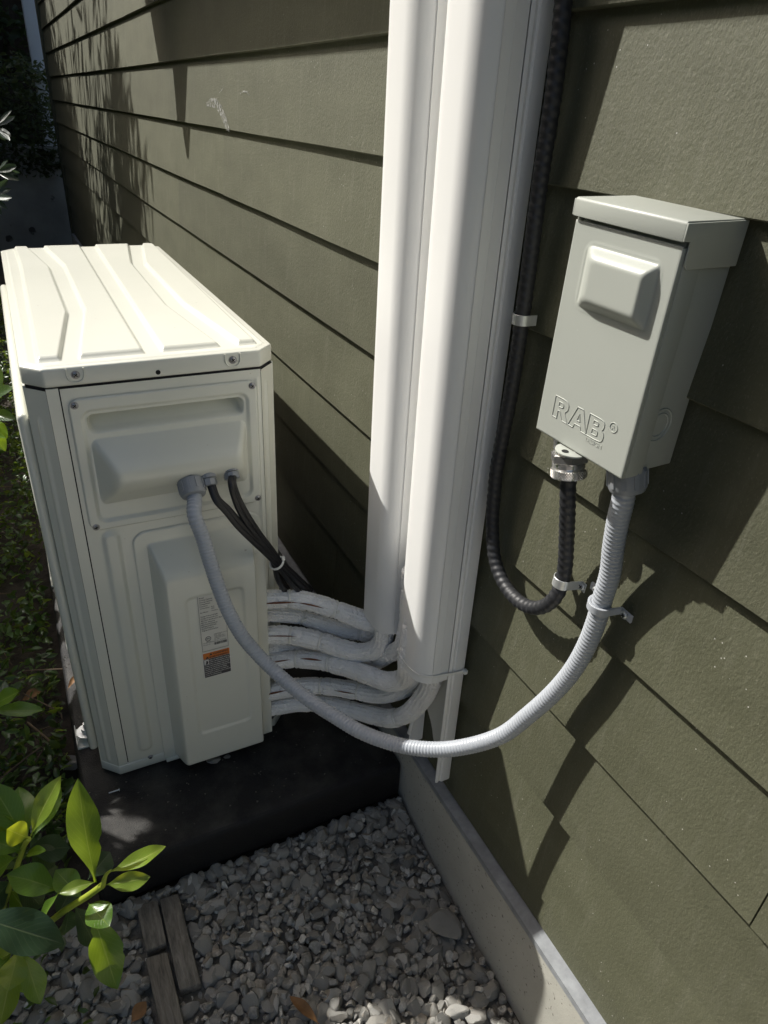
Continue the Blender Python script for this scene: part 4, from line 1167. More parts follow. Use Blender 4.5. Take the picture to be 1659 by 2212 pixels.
# ------------------------------------------------------------------ control cables of the heat pump
g1p = Vector((AX + .2365, AY - .042, .628)); g2p = Vector((AX + .274, AY - .040, .632))
def wire(path, r, label):
    o = empty('control_cable', path[0], label, 'cable', 'black control cables')
    link('jacket', tube_mesh('jacket', path, r, .003, 14), M['black_wire'], o, 60)
    return o
def pth(start, lst): return [start] + [at(a, b, y=y) for a, b, y in lst]
w1 = wire(pth(g1p, [(466, 1080, .915), (487, 1104, .912), (513, 1136, .910), (545, 1168, .912), (575, 1196, .918), (597, 1219, .925), (622, 1250, .935), (650, 1281, .95), (690, 1310, .975)]), .0052, 'lower black cable of the pair from the left grommet of the hood')
w2 = wire(pth(g1p + Vector((.004, 0, .002)), [(470, 1076, .918), (492, 1098, .915), (520, 1130, .912), (552, 1162, .914), (580, 1190, .920), (601, 1213, .928), (632, 1246, .938), (665, 1277, .955), (700, 1300, .975)]), .0050, 'upper black cable of the pair from the left grommet of the hood')
w3 = wire(pth(g2p, [(499, 1045, .915), (508, 1080, .912), (524, 1115, .910), (549, 1152, .912), (577, 1186, .920), (593, 1222, .930), (600, 1250, .940), (615, 1276, .955)]), .0052, 'left black cable from the right grommet, dropping behind the pipes')
w4 = wire(pth(g2p + Vector((.005, 0, 0)), [(504, 1042, .918), (516, 1078, .916), (534, 1112, .914), (560, 1152, .918), (585, 1185, .924), (604, 1210, .932), (638, 1243, .945), (672, 1274, .96)]), .0050, 'right black cable from the right grommet of the hood')
for gp, lab, ax in ((g1p, 'grey grommet nut beside the grey conduit connector', (.0, -.6, -.8)), (g2p, 'grey grommet nut at the right end of the cable hood', (.0, -.6, -.8))):
    mb = MB(); a = Vector(ax).normalized()
    q, f_ = lathe([(.0135, -.012), (.0138, -.005)], gp, a, 24); mb.add(q, f_)
    q, f_ = lathe([(.0122, -.004), (.0126, .0065), (.0095, .0075)], gp, a, 10); mb.add(q, f_)
    tag(mb.build('grommet', M['connector'], None, smooth=30), lab, 'grommet', 'grey cable grommets')
tcw = at(598, 1216, y=.924)
q, f_ = ring_mesh('t', tcw, at(620, 1240, y=.93) - at(570, 1190, y=.915), .0128, .0016, 30, 8, 1.6)
zt2 = MB().add(q, f_); hh = tcw + Vector((.010, -.006, .010)); zt2.box(hh - Vector((.0025, .0025, .003)), hh + Vector((.0025, .0025, .004)))
tag(zt2.build('zip_tie', M['tie'], None), 'white zip tie bundling the black control cables', 'zip tie')

# ------------------------------------------------------------------ gravel
def stone_mesh(seed, sub):
    rg = np.random.default_rng(seed)
    bm = bmesh.new(); bmesh.ops.create_icosphere(bm, subdivisions=sub, radius=1.0)
    V = np.array([v.co for v in bm.verts])
    n = rg.normal(size=(15, 3)); n /= np.linalg.norm(n, axis=1)[:, None]; d = rg.uniform(.56, .90, 15)
    for a, b in zip(n, d):
        s = V @ a - b; V = V - np.maximum(s, 0)[:, None] * a[None] * .97
    V *= np.array([1.25, rg.uniform(.78, 1.1), rg.uniform(.58, .92)])
    for i, v in enumerate(bm.verts):
        v.co = Vector(V[i]) * (1 + .09 * mnoise.noise(Vector(V[i]) * 3.1 + Vector((seed, 0, 0))))
    for f in bm.faces: f.smooth = True
    bmesh.ops.recalc_face_normals(bm, faces=bm.faces)
    me = bpy.data.meshes.new('stone'); bm.to_mesh(me); bm.free()
    me.set_sharp_from_angle(angle=math.radians(21))
    me.materials.append(M['stone'])
    return me
gravel = empty('gravel', (-.4, .5, -.15), kind='structure')
bases = [stone_mesh(100 + i, 3) for i in range(14)]
lows = [stone_mesh(300 + i, 2) for i in range(10)]
spots = []
p_ = .0172
yv = .12; r_ = 0
while yv < .80:
    xv = -1.0 + (p_ / 2 if r_ % 2 else 0)
    while xv < -.022:
        spots.append((xv + random.uniform(-.007, .007), yv + random.uniform(-.007, .007), 0)); xv += p_
    yv += p_ * .9; r_ += 1
small = [(random.uniform(-1.0, -.024), random.uniform(.12, .79), 1) for _ in range(5200)]
allst = []
woodzones = [(-.60, .50, -.455, .775)]
def in_wood(x, y):
    return (-.562 < x < -.478 and .575 < y < .760) or (-.565 < x < -.515 and y < .58)
for x, y, kind in spots + small:
    if kind == 0: s = float(np.clip(random.lognormvariate(math.log(.0100), .30), .0055, .0165))
    else: s = random.uniform(.003, .0075)
    if x > -.018 - s * .8: x = -.018 - s * .9 - random.uniform(0, .003)
    if y > .776 - s * .7 and x < -.02: y = .776 - s * .8
    if in_wood(x, y) and kind == 0 and random.random() < .93: continue
    # a bare patch of fines near the big stone
    if math.hypot(x + .155, y - .555) < .035 and kind == 0 and random.random() < .8: continue
    z = float(zg(x, y)) - s * .30 + random.uniform(-.005, .004) - (random.uniform(.001, .009) if kind else 0)
    if in_wood(x, y): z -= .01
    rot = (random.gauss(0, .6), random.gauss(0, .6), random.uniform(0, 6.28))
    allst.append((x, y, z, s, rot))
def in_view(x, y, z):
    c = CAM_R @ (np.array([x, y, z]) - CAM_C); f = cam_d.lens / 36 * 1659
    u_, v_ = c[:2] / c[2] * f + np.array([829.5, 1106.0]); return -10 < u_ < 1670 and 0 < v_ < 2225
big = sorted([q for q in allst if in_view(*q[:3])], key=lambda q: -q[3] / np.linalg.norm(np.array(q[:3]) - CAM_C))[:297]
bigset = set(map(id, big))
for x, y, z, s, rot in big:
    o = bpy.data.objects.new('stone', random.choice(bases)); COL.objects.link(o); o.parent = gravel; o.matrix_parent_inverse = parent_inv(gravel)
    o.location = (x, y, z); o.rotation_euler = rot; o.scale = (s * 1.12, s * 1.12, s * 1.1)
bs = bpy.data.objects.new('stone', bases[3]); COL.objects.link(bs); bs.parent = gravel; bs.matrix_parent_inverse = parent_inv(gravel)
bs.location = (-.062, .524, -.128); bs.scale = (.034, .031, .03); bs.rotation_euler = (.2, .1, 1.9); bs['label'] = 'largest rounded grey stone, against the foundation'
lowarr = []
for me in lows:
    me.calc_loop_triangles()
    lowarr.append((np.array([v.co for v in me.vertices]), np.array([p.vertices for p in me.polygons])))
VV = []; FF = []; off = 0
from mathutils import Euler
for q in allst:
    if id(q) in bigset: continue
    x, y, z, s, rot = q
    V, F = random.choice(lowarr)
    Rm = np.array(Euler(rot).to_matrix())
    VV.append((V * s * 1.1) @ Rm.T + np.array([x, y, z])); FF.append(F + off); off += len(V)
sm_ = link('small_stones', npmesh('small_stones', np.concatenate(VV), np.concatenate(FF)), M['stone'], gravel, 30)
sm_['kind'] = 'stuff'
for me in lows: bpy.data.meshes.remove(me)

bx = np.linspace(-1.02, -.018, 60); by = np.linspace(.10, .776, 40); BXX, BYY = np.meshgrid(bx, by)
BZZ = zg(BXX, BYY) - .0095 + np.array([[.003 * mnoise.noise(Vector((a * 30, b * 30, 1))) for a, b in zip(r1, r2)] for r1, r2 in zip(BXX, BYY)])
hfield('fines', (0, 0, 0), (1, 0, 0), (0, 1, 0), (0, 0, 1), bx, by, BZZ, M['fines'], gravel)['kind'] = 'stuff'
# crumbs of soil and grit lying on the pad
gv = []; gf = []
rgp = random.Random(77)
gm = MB()
for k in range(150):
    gx, gy = rgp.uniform(-.60, -.03), rgp.uniform(.795, .965)
    if rgp.random() < .3: gx, gy = rgp.uniform(-.608, -.575), rgp.uniform(1.0, 1.9)
    sz = rgp.uniform(.0008, .0026); c_ = Vector((gx, gy, sz * .5))
    pts = [c_ + Vector((sz * rgp.uniform(.6, 1.3) * math.cos(a), sz * rgp.uniform(.6, 1.3) * math.sin(a), -sz * .5)) for a in (0, 2.1, 4.2)]
    gm.add(pts + [c_ + Vector((0, 0, sz * .6))], [(0, 1, 3), (1, 2, 3), (2, 0, 3)])
tag(gm.build('grit', M['fines'], None), kind='stuff')
# wood strips
def plank(px, label, th=.024):
    P3 = [at_ground(a, b, .010) for a, b in px]
    c = sum(P3, Vector()) / 4
    mb = MB().prism([p - Vector((0, 0, th)) for p in P3], (0, 0, th))
    me = mb.mesh('wood_strip', bevel=.0025, seg=2)
    o = link('wood_strip', me, M['wood'], None, 40)
    return tag(o, label, 'wood strip', 'weathered wood strips in the gravel')
plank([(344, 1941), (385, 1929), (434, 2124), (387, 2140)], 'weathered grey wood strip on the right, lying whole on the gravel')
plank([(293, 1955), (340, 1944), (360, 2037), (316, 2054)], 'short weathered wood strip at the upper left of the three')
plank([(314, 2069), (361, 2055), (425, 2330), (371, 2345)], 'weathered wood strip running out of the bottom of the picture')

# ------------------------------------------------------------------ plants
def leaf_grid(base, tip, width, normal, fold=.25, curl=.0, droop=.0, shape=2.0, nl=14, nw=6, notch=(), seed=0, pet=.08):
    base = Vector(base); tip = Vector(tip); d = tip - base; L = d.length; d.normalize()
    n = Vector(normal); n = (n - d * n.dot(d)).normalized(); s = n.cross(d)
    v = []; uv = []
    for i in range(nl + 1):
        t = i / nl
        tt = max(0, (t - pet) / (1 - pet))
        w = width / 2 * (math.sin(math.pi * tt ** 1.12)) ** (.85) if 0 < tt < 1 else 0
        if t <= pet: w = max(w, L * .012)
        if t >= .999: w = width * .008
        b = base + d * (L * t) + n * (droop * L * math.sin(math.pi * t)) + n * (curl * L * t * t)
        for j in range(nw + 1):
            q = j / nw * 2 - 1
            ww = w
            for (t0, sd_, dep, sg) in notch:
                if sd_ * q > 0: ww *= 1 - dep * math.exp(-((t - t0) / sg) ** 2)
            wav = .035 * width * math.sin(t * 15 + seed) * abs(q)
            v.append(b + s * (ww * q) + n * (abs(q) ** 1.3 * ww * fold + wav)); uv.append((t, (q + 1) / 2))
    f = []
    m = nw + 1
    for i in range(nl):
        for j in range(nw): f.append((i * m + j, (i + 1) * m + j, (i + 1) * m + j + 1, i * m + j + 1))
    return v, f, uv
def leaf_obj(parent, mat, *a, name='leaf', **k):
    v, f, uv = leaf_grid(*a, **k)
    me = pyd(name, v, f)
    ul = me.uv_layers.new(name='UVMap')
    for lp in me.loops: ul.data[lp.index].uv = uv[lp.vertex_index]
    return link(name, me, M[mat], parent, 80)
def tocam(p): return (Vector(CAM_C.tolist()) - p).normalized()
def pl(parent, mat, b, t, w, hint=(0, 0, 0), **k):
    """leaf between two photo pixels with their depths; hint bends the blade's normal away from the camera"""
    B_ = at(b[0], b[1], d=b[2]); T_ = at(t[0], t[1], d=t[2])
    n = tocam((B_ + T_) / 2) + Vector(hint) + (Vector((-.35, .45, .45)) if mat == 'rhodo' else Vector())
    return leaf_obj(parent, mat, B_, T_, w * .76, n, **k)
def stem(parent, pts, r0, r1, mat='stem', name='stem'):
    return link(name, tube_mesh(name, pts, r0, .006, 10, lambda u, th, L: r0 + (r1 - r0) * u / L), M[mat], parent, 70)

rh = empty('rhododendron', at_ground(60, 2120), 'bright green rhododendron shoot with big leaves over the corner of the pad', 'shrub')
D = .92
stem(rh, [at_ground(40, 2130), at(60, 2050, d=1.06), at(105, 1995, d=.99), at(150, 1960, d=.95), at(190, 1935, d=.93), at(222, 1912, d=.92)], .0055, .0042)
stem(rh, [at(222, 1912, d=.92), at(230, 1888, d=.905), at(240, 1880, d=.90)], .0038, .0015)
for b, t, w_, mat, h, kw in [
    ((207, 1905, .92), (168, 1682, .89), .056, 'rhodo', (.15, 0, .1), dict(fold=.18, notch=((.45, -1, .35, .03),), seed=1, droop=.03)),
    ((232, 1885, .905), (358, 1828, .90), .030, 'rhodo_young', (-.55, .25, .75), dict(fold=.35, droop=-.05, seed=2)),
    ((226, 1912, .92), (326, 1893, .93), .032, 'rhodo_young', (.2, .1, -.35), dict(fold=.35, droop=.06, seed=3, curl=.08)),
    ((190, 1950, .93), (236, 2002, .90), .046, 'rhodo', (.1, .1, .5), dict(fold=.2, droop=.05, seed=4)),
    ((196, 1962, .935), (253, 2136, .95), .060, 'rhodo', (.45, .1, .2), dict(fold=.2, notch=((.62, 1, .3, .025), (.60, -1, .25, .02), (.28, -1, .4, .03)), seed=5)),
    ((130, 1925, .95), (14, 1890, .93), .056, 'rhodo', (0, 0, .35), dict(fold=.22, droop=.08, seed=6)),
    ((208, 1905, .92), (128, 1930, .905), .022, 'rhodo_young', (0, 0, .9), dict(fold=.3, droop=.09, seed=7)),
    ((128, 1928, .905), (90, 1996, .92), .024, 'rhodo', (-.6, 0, .2), dict(fold=.4, droop=.05, seed=8)),
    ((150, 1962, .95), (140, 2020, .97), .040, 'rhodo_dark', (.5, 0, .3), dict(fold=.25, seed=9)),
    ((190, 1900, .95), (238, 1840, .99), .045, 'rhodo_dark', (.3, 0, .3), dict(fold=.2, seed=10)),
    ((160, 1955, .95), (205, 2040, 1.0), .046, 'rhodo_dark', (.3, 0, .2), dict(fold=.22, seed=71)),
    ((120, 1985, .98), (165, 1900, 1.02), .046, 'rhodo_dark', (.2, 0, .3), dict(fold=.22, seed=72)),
    ((110, 1992, .98), (60, 2060, 1.0), .046, 'rhodo', (.1, 0, .4), dict(fold=.22, seed=73)),
    ((178, 1942, .94), (120, 1880, .96), .044, 'rhodo', (.1, .1, .4), dict(fold=.25, seed=74)),
]: pl(rh, mat, b, t, w_, h, **kw)
rh2 = empty('rhododendron', at_ground(-40, 2180), 'rhododendron shoot at the left edge with upright yellow green leaves', 'shrub')
stem(rh2, [at_ground(-30, 2180), at(-10, 2020, d=1.05), at(14, 1938, d=1.0), at(34, 1880, d=.97), at(52, 1828, d=.95), at(62, 1812, d=.94)], .0050, .0035)
for b, t, w_, mat, h, kw in [
    ((66, 1806, .94), (132, 1676, .95), .038, 'rhodo_young', (-.5, .1, -.1), dict(fold=.3, seed=11, droop=.05)),
    ((70, 1812, .94), (128, 1690, .98), .040, 'rhodo', (.6, 0, .2), dict(fold=.2, seed=12)),
    ((64, 1812, .94), (12, 1790, .92), .042, 'rhodo_young', (0, -.2, .3), dict(fold=.15, seed=13, curl=.1)),
    ((56, 1815, .95), (-20, 1690, .96), .052, 'rhodo', (.2, 0, .3), dict(fold=.2, seed=14)),
    ((50, 1838, .95), (-30, 1812, .93), .040, 'rhodo', (0, 0, .6), dict(fold=.25, seed=15)),
    ((50, 1838, .96), (152, 1830, 1.02), .050, 'rhodo_dark', (.2, 0, .5), dict(fold=.15, seed=16)),
    ((54, 1850, .96), (100, 1838, .94), .020, 'rhodo', (0, 0, .9), dict(fold=.35, droop=.08, seed=17)),
    ((36, 1850, .97), (-30, 1900, .99), .048, 'rhodo', (.1, 0, .3), dict(fold=.2, seed=18)),
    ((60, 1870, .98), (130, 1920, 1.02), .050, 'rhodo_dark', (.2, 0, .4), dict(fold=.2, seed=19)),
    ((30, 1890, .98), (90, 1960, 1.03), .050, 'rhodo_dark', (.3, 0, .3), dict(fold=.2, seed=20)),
    ((58, 1830, .96), (118, 1870, 1.0), .046, 'rhodo_dark', (.1, 0, .5), dict(fold=.2, seed=61)),
    ((60, 1812, .95), (40, 1700, 1.0), .046, 'rhodo', (.3, 0, .2), dict(fold=.22, seed=62)),
    ((44, 1850, .96), (10, 1760, .95), .042, 'rhodo', (-.1, 0, .4), dict(fold=.25, seed=63)),
    ((20, 1920, 1.0), (70, 1990, 1.02), .050, 'rhodo', (.2, 0, .4), dict(fold=.2, seed=64)),
    ((25, 1900, .99), (-30, 1960, 1.0), .050, 'rhodo_dark', (.1, 0, .4), dict(fold=.2, seed=65)),
]: pl(rh2, mat, b, t, w_, h, **kw)
rh3 = empty('rhododendron', at_ground(-60, 2230), 'rhododendron shoot in the lower left corner with a big grey green leaf', 'shrub')
stem(rh3, [at_ground(-60, 2230), at(-40, 2150, d=.98), at(0, 2080, d=.93), at(34, 2046, d=.91), at(46, 2042, d=.905)], .0050, .0036)
for b, t, w_, mat, h, kw in [
    ((-70, 1975, .83), (140, 2040, .86), .064, 'rhodo_dark', (.1, -.2, .5), dict(fold=.12, seed=21, droop=.05)),
    ((46, 2040, .905), (-25, 2030, .88), .045, 'rhodo_young', (0, -.1, .3), dict(fold=.3, seed=22)),
    ((42, 2046, .905), (18, 2140, .90), .046, 'rhodo_young', (.2, 0, .2), dict(fold=.25, seed=23)),
    ((48, 2050, .91), (90, 2172, .93), .040, 'rhodo', (.4, 0, .2), dict(fold=.3, seed=24, curl=-.05)),
    ((36, 2052, .91), (0, 2215, .92), .044, 'rhodo_young', (-.1, 0, .2), dict(fold=.25, seed=25)),
    ((30, 2055, .92), (-40, 2130, .91), .050, 'rhodo', (0, 0, .3), dict(fold=.2, seed=26)),
    ((20, 2060, .93), (-30, 1980, .95), .046, 'rhodo', (.2, 0, .3), dict(fold=.22, seed=27)),
    ((40, 2058, .93), (60, 2150, .96), .038, 'rhodo', (.2, 0, .2), dict(fold=.28, seed=28)),
    ((10, 2080, .94), (-20, 2190, .95), .046, 'rhodo_dark', (.1, 0, .3), dict(fold=.2, seed=29)),
]: pl(rh3, mat, b, t, w_, h, **kw)
# leaves reaching in at the left edge
rh4 = empty('rhododendron', at_ground(-90, 1600), 'rhododendron twig with two broad leaves left of the heat pump', 'shrub')
stem(rh4, [at_ground(-90, 1600), at(-60, 1560, d=1.12), at(-25, 1528, d=1.08)], .004, .003)
pl(rh4, 'rhodo', (-25, 1528, 1.08), (43, 1493, 1.08), .042, (0, 0, .5), fold=.25, seed=31)
pl(rh4, 'rhodo', (-25, 1535, 1.08), (94, 1534, 1.10), .036, (.1, 0, .6), fold=.25, seed=32)
pl(rh4, 'rhodo_dark', (-25, 1530, 1.08), (10, 1470, 1.14), .036, (.1, 0, .4), fold=.25, seed=33)
rh5 = empty('rhododendron', at_ground(-200, 1500), 'rhododendron branch at the left edge beside the heat pump lid', 'shrub')
stem(rh5, [at_ground(-200, 1500), at(-120, 1100, d=1.35), at(-40, 880, d=1.45)], .006, .004, 'bark')
for b, t, w_, mat, h, kw in [
    ((-40, 870, 1.45), (30, 836, 1.42), .040, 'rhodo_dark', (0, 0, .9), dict(fold=.3, seed=41)),
    ((-40, 890, 1.45), (34, 906, 1.43), .040, 'rhodo_dark', (0, 0, .8), dict(fold=.3, seed=42)),
    ((-40, 900, 1.45), (16, 948, 1.45), .046, 'rhodo', (.2, 0, .4), dict(fold=.3, seed=43)),
    ((-40, 905, 1.45), (12, 975, 1.47), .046, 'rhodo', (.3, 0, .3), dict(fold=.3, seed=44)),
    ((-35, 870, 1.45), (0, 790, 1.45), .045, 'rhodo_dark', (.3, 0, .3), dict(fold=.3, seed=45)),
]: pl(rh5, mat, b, t, w_, h, **kw)
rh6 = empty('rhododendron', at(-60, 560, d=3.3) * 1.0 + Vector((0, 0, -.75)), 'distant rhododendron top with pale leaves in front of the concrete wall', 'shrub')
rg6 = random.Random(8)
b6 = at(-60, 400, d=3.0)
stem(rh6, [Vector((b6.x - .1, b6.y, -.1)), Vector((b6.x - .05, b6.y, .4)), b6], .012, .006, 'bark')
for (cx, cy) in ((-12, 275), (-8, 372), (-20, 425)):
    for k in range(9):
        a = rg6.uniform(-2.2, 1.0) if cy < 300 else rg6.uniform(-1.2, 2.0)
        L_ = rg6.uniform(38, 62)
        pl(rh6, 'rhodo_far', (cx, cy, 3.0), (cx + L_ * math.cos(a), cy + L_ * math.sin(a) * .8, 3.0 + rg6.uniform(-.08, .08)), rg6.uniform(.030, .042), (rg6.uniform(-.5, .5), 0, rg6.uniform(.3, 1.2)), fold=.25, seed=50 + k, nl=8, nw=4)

def leaf_cloud(n, centre_fn, size, seed, up=.5, nseg=3):
    """many small leaves joined: each is a folded diamond of 4 triangles"""
    rg = np.random.default_rng(seed)
    C = centre_fn(rg, n)
    n = len(C)
    L = rg.uniform(size[0], size[1], n); W = L * rg.uniform(.38, .62, n)
    d = rg.normal(size=(n, 3)); d[:, 2] *= .5; d /= np.linalg.norm(d, axis=1)[:, None]
    nn = rg.normal(size=(n, 3)) * .7; nn[:, 2] += up * 2; nn -= d * (nn * d).sum(1)[:, None]; nn /= np.linalg.norm(nn, axis=1)[:, None]
    s = np.cross(nn, d)
    def P_(a, b, c): return C + d * (L * a)[:, None] + s * (W * b)[:, None] + nn * (L * c)[:, None]
    V = np.stack([P_(-.5, 0, 0), P_(-.12, .46, .10), P_(-.12, 0, 0), P_(-.12, -.46, .10), P_(.22, .36, .05), P_(.22, 0, -.03), P_(.22, -.36, .05), P_(.5, 0, -.14)], 1).reshape(-1, 3)
    t = np.array([(0, 2, 1), (0, 3, 2), (1, 2, 5), (1, 5, 4), (2, 3, 6), (2, 6, 5), (4, 5, 7), (5, 6, 7)])
    F = (np.arange(n)[:, None, None] * 8 + t[None]).reshape(-1, 3)
    return npmesh('leaves', V, F)

# ground cover left of the pad
def gc(rg, n):
    x = -.60 - 1.5 * rg.uniform(0, 1, n) ** 1.8; y = .82 + 4.6 * rg.uniform(0, 1, n) ** 1.25
    h = np.array([.035 + .05 * mnoise.noise(Vector((a * 4, b * 4, 3))) for a, b in zip(x, y)])
    z = zg(x, y) + rg.uniform(0, 1, n) * np.maximum(.02, h + .03)
    keep = ~((x > -.63) & (y < 2.05)); keep &= ~((x > -.63) & (rg.uniform(0, 1, n) < .35))
    cl = np.array([mnoise.noise(Vector((a * 9, b * 9, 7))) for a, b in zip(x, y)]); keep &= cl + rg.uniform(-.25, .25, n) > -.16
    return np.stack([x, y, z], 1)[keep]
g_ = link('ground_cover', leaf_cloud(24000, gc, (.012, .034), 21, .45), M['cover_leaf'], None, 180); tag(g_, kind='stuff')
def gc2(rg, n):
    x = rg.uniform(-1.3, -.60, n); y = rg.uniform(.3, .82, n)
    keep = rg.uniform(0, 1, n) < np.clip((-x - .62) * 3, 0, 1) * np.clip((y - .45) * 4, .1, 1)
    return np.stack([x, y, zg(x, y) + rg.uniform(0, .03, n)], 1)[keep]
g2_ = link('leaf_litter', leaf_cloud(1500, gc2, (.012, .03), 22, .6), M['cover_leaf'], None, 180); tag(g2_, kind='stuff')
# trailing stems in the ground cover
tv = []
for i in range(26):
    rg = random.Random(60 + i); x = rg.uniform(-.98, -.66); y = rg.uniform(.95, 2.6)
    pts = [Vector((x, y, -.07)), Vector((x + rg.uniform(-.06, .06), y + rg.uniform(-.06, .06), -.02)), Vector((x + rg.uniform(-.12, .10), y + rg.uniform(-.12, .12), rg.uniform(-.05, .0)))]
    tv.append(tube_mesh('twig', pts, .0016, .01, 6))
mb = MB()
for me in tv:
    mb.add([v.co for v in me.vertices], [tuple(p.vertices) for p in me.polygons]); bpy.data.meshes.remove(me)
tag(mb.build('trailing_stems', M['bark'], None), kind='stuff')
tw = link('twig', tube_mesh('twig', [at_ground(60, 1562, .03), at_ground(100, 1595, .035), at_ground(130, 1622, .03), at_ground(158, 1650, .01)], .0030, .008, 10), M['bark'], None, 60)
tag(tw, 'longer grey twig leaning beside the left edge of the pad', 'twig')

# rhododendron thicket left of the frame: shades the gravel with dapples
thick = empty('shrub', (-1.15, 1.4, -.1), 'dense dark shrub growing left of the heat pump', 'shrub')
def bush(rg, n):
    out = []
    blobs = [(-1.08, 1.28, .42, .25, .32, .32), (-1.10, 1.45, .85, .20, .28, .32), (-1.25, 1.6, .50, .30, .35, .40), (-1.30, 1.35, .85, .24, .34, .30), (-1.02, 1.80, .33, .20, .35, .26),
             (-1.35, 1.72, 1.25, .25, .34, .36), (-1.20, .98, .70, .17, .18, .24), (-1.30, 1.25, 1.05, .2, .25, .25), (-1.55, 1.9, 1.5, .25, .3, .3), (-1.25, 2.35, .55, .22, .35, .30), (-1.30, 2.95, .65, .25, .40, .35), (-1.35, 3.7, .65, .25, .45, .35), (-1.40, 4.5, .6, .25, .45, .35), (-.98, 2.2, .30, .16, .3, .22)]
    wts = np.array([b[3] * b[4] * b[5] for b in blobs]); wts /= wts.sum()
    for b, w_ in zip(blobs, wts):
        m = int(n * w_); p = rg.normal(size=(m, 3)); p /= np.linalg.norm(p, axis=1)[:, None]; r = rg.uniform(.15, 1, m) ** .5
        out.append(np.array(b[:3]) + p * r[:, None] * np.array(b[3:]))
    Q = np.concatenate(out); S = np.array(SUN_DIR)
    # the shrub is open where the photograph shows sun coming through it
    def dist(P0):
        d = Q - np.array(P0); t = d @ S; return np.linalg.norm(d - t[:, None] * S, axis=1)
    keep = np.ones(len(Q), bool)
    keep &= dist((-.62, .52, .30)) > .13
    keep &= dist((-.56, .46, .26)) > .09
    keep &= dist((-.250, .395, -.14)) > .078
    keep &= dist((-.553, .865, .0)) > .055
    keep &= dist((-.600, 1.38, .0)) > .05; keep &= dist((-.600, 1.28, .0)) > .05; keep &= dist((-.600, 1.52, .0)) > .04
    for p in cpts[9:]: keep &= dist(tuple(p)) > .07
    k = (Q[:, 2] - .82) / -S[2]; L = Q + k[:, None] * S
    keep &= ~((L[:, 0] > AX - .06) & (L[:, 0] < -.1) & (L[:, 1] > AY - .06) & (L[:, 1] < AY + AA + .1))
    k = (0 - Q[:, 0]) / S[0]; L = Q + k[:, None] * S
    keep &= ~((L[:, 2] > .02) & (L[:, 1] > -.6) & ~((L[:, 1] > 1.3) & (L[:, 2] < .42))); keep &= ~((L[:, 1] < .29) & (L[:, 2] > -.1))
    return Q[keep]
o = link('foliage', leaf_cloud(8500, bush, (.07, .11), 31, .5), M['rhodo'], thick, 180); o['kind'] = 'stuff'
for i in range(5):
    a = i * 1.3
    stem(thick, [Vector((-1.2 + .05 * math.cos(a), 1.4 + .05 * math.sin(a), -.12)), Vector((-1.2 + .15 * math.cos(a), 1.4 + .2 * math.sin(a), .3)), Vector((-1.25 + .25 * math.cos(a), 1.4 + .32 * math.sin(a), .75))], .012, .005, 'bark', 'branch')

# far retaining wall, ivy, hedge, trees
rw = MB().box((-5.0, 7.30, -.3), (.0, 7.55, .74)).build('retaining_wall', M['old_concrete'], None, bevel=.01)
tag(rw, 'weathered low concrete wall at the far end of the house', 'wall')
def ivy(rg, n):
    x = rg.uniform(-2.2, .02, n); t = rg.uniform(0, 1, n)
    top = np.array([.18 + .08 * mnoise.noise(Vector((a * 3, 0, 9))) for a in x])
    y = 7.28 - .10 * rg.uniform(0, 1, n) * (1 - t) + .5 * t * rg.uniform(0, 1, n)
    z = .60 + rg.uniform(-.10, .0, n) * 1.0 + t * (.62 + top)
    return np.stack([x, y, z], 1)
iv = empty('ivy', (-.6, 7.4, .7), 'dark ivy mounded over the top of the concrete wall', 'ivy')
o = link('foliage', leaf_cloud(7000, ivy, (.035, .07), 41, .1), M['ivy'], iv, 180); o['kind'] = 'stuff'
post = MB().box((-.080, 7.60, -.1), (.035, 7.72, 3.0)); post.build('corner_post', M['white_post'], None, bevel=.006)
tag(bpy.data.objects['corner_post'], 'white post standing behind the far corner of the house', 'post')
def hedgef(x0, x1, y0, y1, z0, z1):
    def fn(rg, n): return np.stack([rg.uniform(x0, x1, n), rg.uniform(y0, y1, n), rg.uniform(z0, z1, n)], 1)
    return fn
he = empty('hedge', (-.6, 9, 0), 'tall dark hedge beyond the concrete wall', 'hedge')
o = link('foliage', leaf_cloud(9000, hedgef(-3.3, .6, 8.6, 9.6, .3, 5.0), (.08, .16), 42, .1), M['hedge'], he, 180); o['kind'] = 'stuff'
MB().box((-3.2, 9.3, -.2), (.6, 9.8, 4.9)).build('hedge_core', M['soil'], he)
# tall thin shrub whose streaky shadow falls on the far part of the wall
bam = empty('bamboo', (-1.4, 7.0, -.1), 'clump of tall thin bamboo left of the path, near the far end of the wall', 'bamboo')
rgb = random.Random(12)
culms = []
for i in range(40):
    if i < 12: y = rgb.uniform(5.15, 5.75)
    elif i < 20: y = rgb.uniform(5.75, 7.0)
    else: y = rgb.uniform(7.0, 8.6)
    x = rgb.uniform(-1.5, -1.0); h = rgb.uniform(2.9, 3.6)
    dx = rgb.uniform(-.15, .15); dy = rgb.uniform(-.2, .2)
    p = [Vector((x, y, -.1)), Vector((x + dx * .3, y + dy * .3, h * .5)), Vector((x + dx, y + dy, h))]
    link('culm', tube_mesh('culm', p, .009, .1, 8, lambda u, th, L: .011 - .006 * u / L), M['bark'], bam, 60)
    culms.append(p)
def bamb(rg, n):
    out = []
    for k in range(n):
        p = culms[rg.integers(0, len(culms))]; t = rg.uniform(.12, 1) ** .8
        q = p[0].lerp(p[2], t); out.append((q.x + rg.normal() * .09, q.y + rg.normal() * .07, q.z))
    return np.array(out)
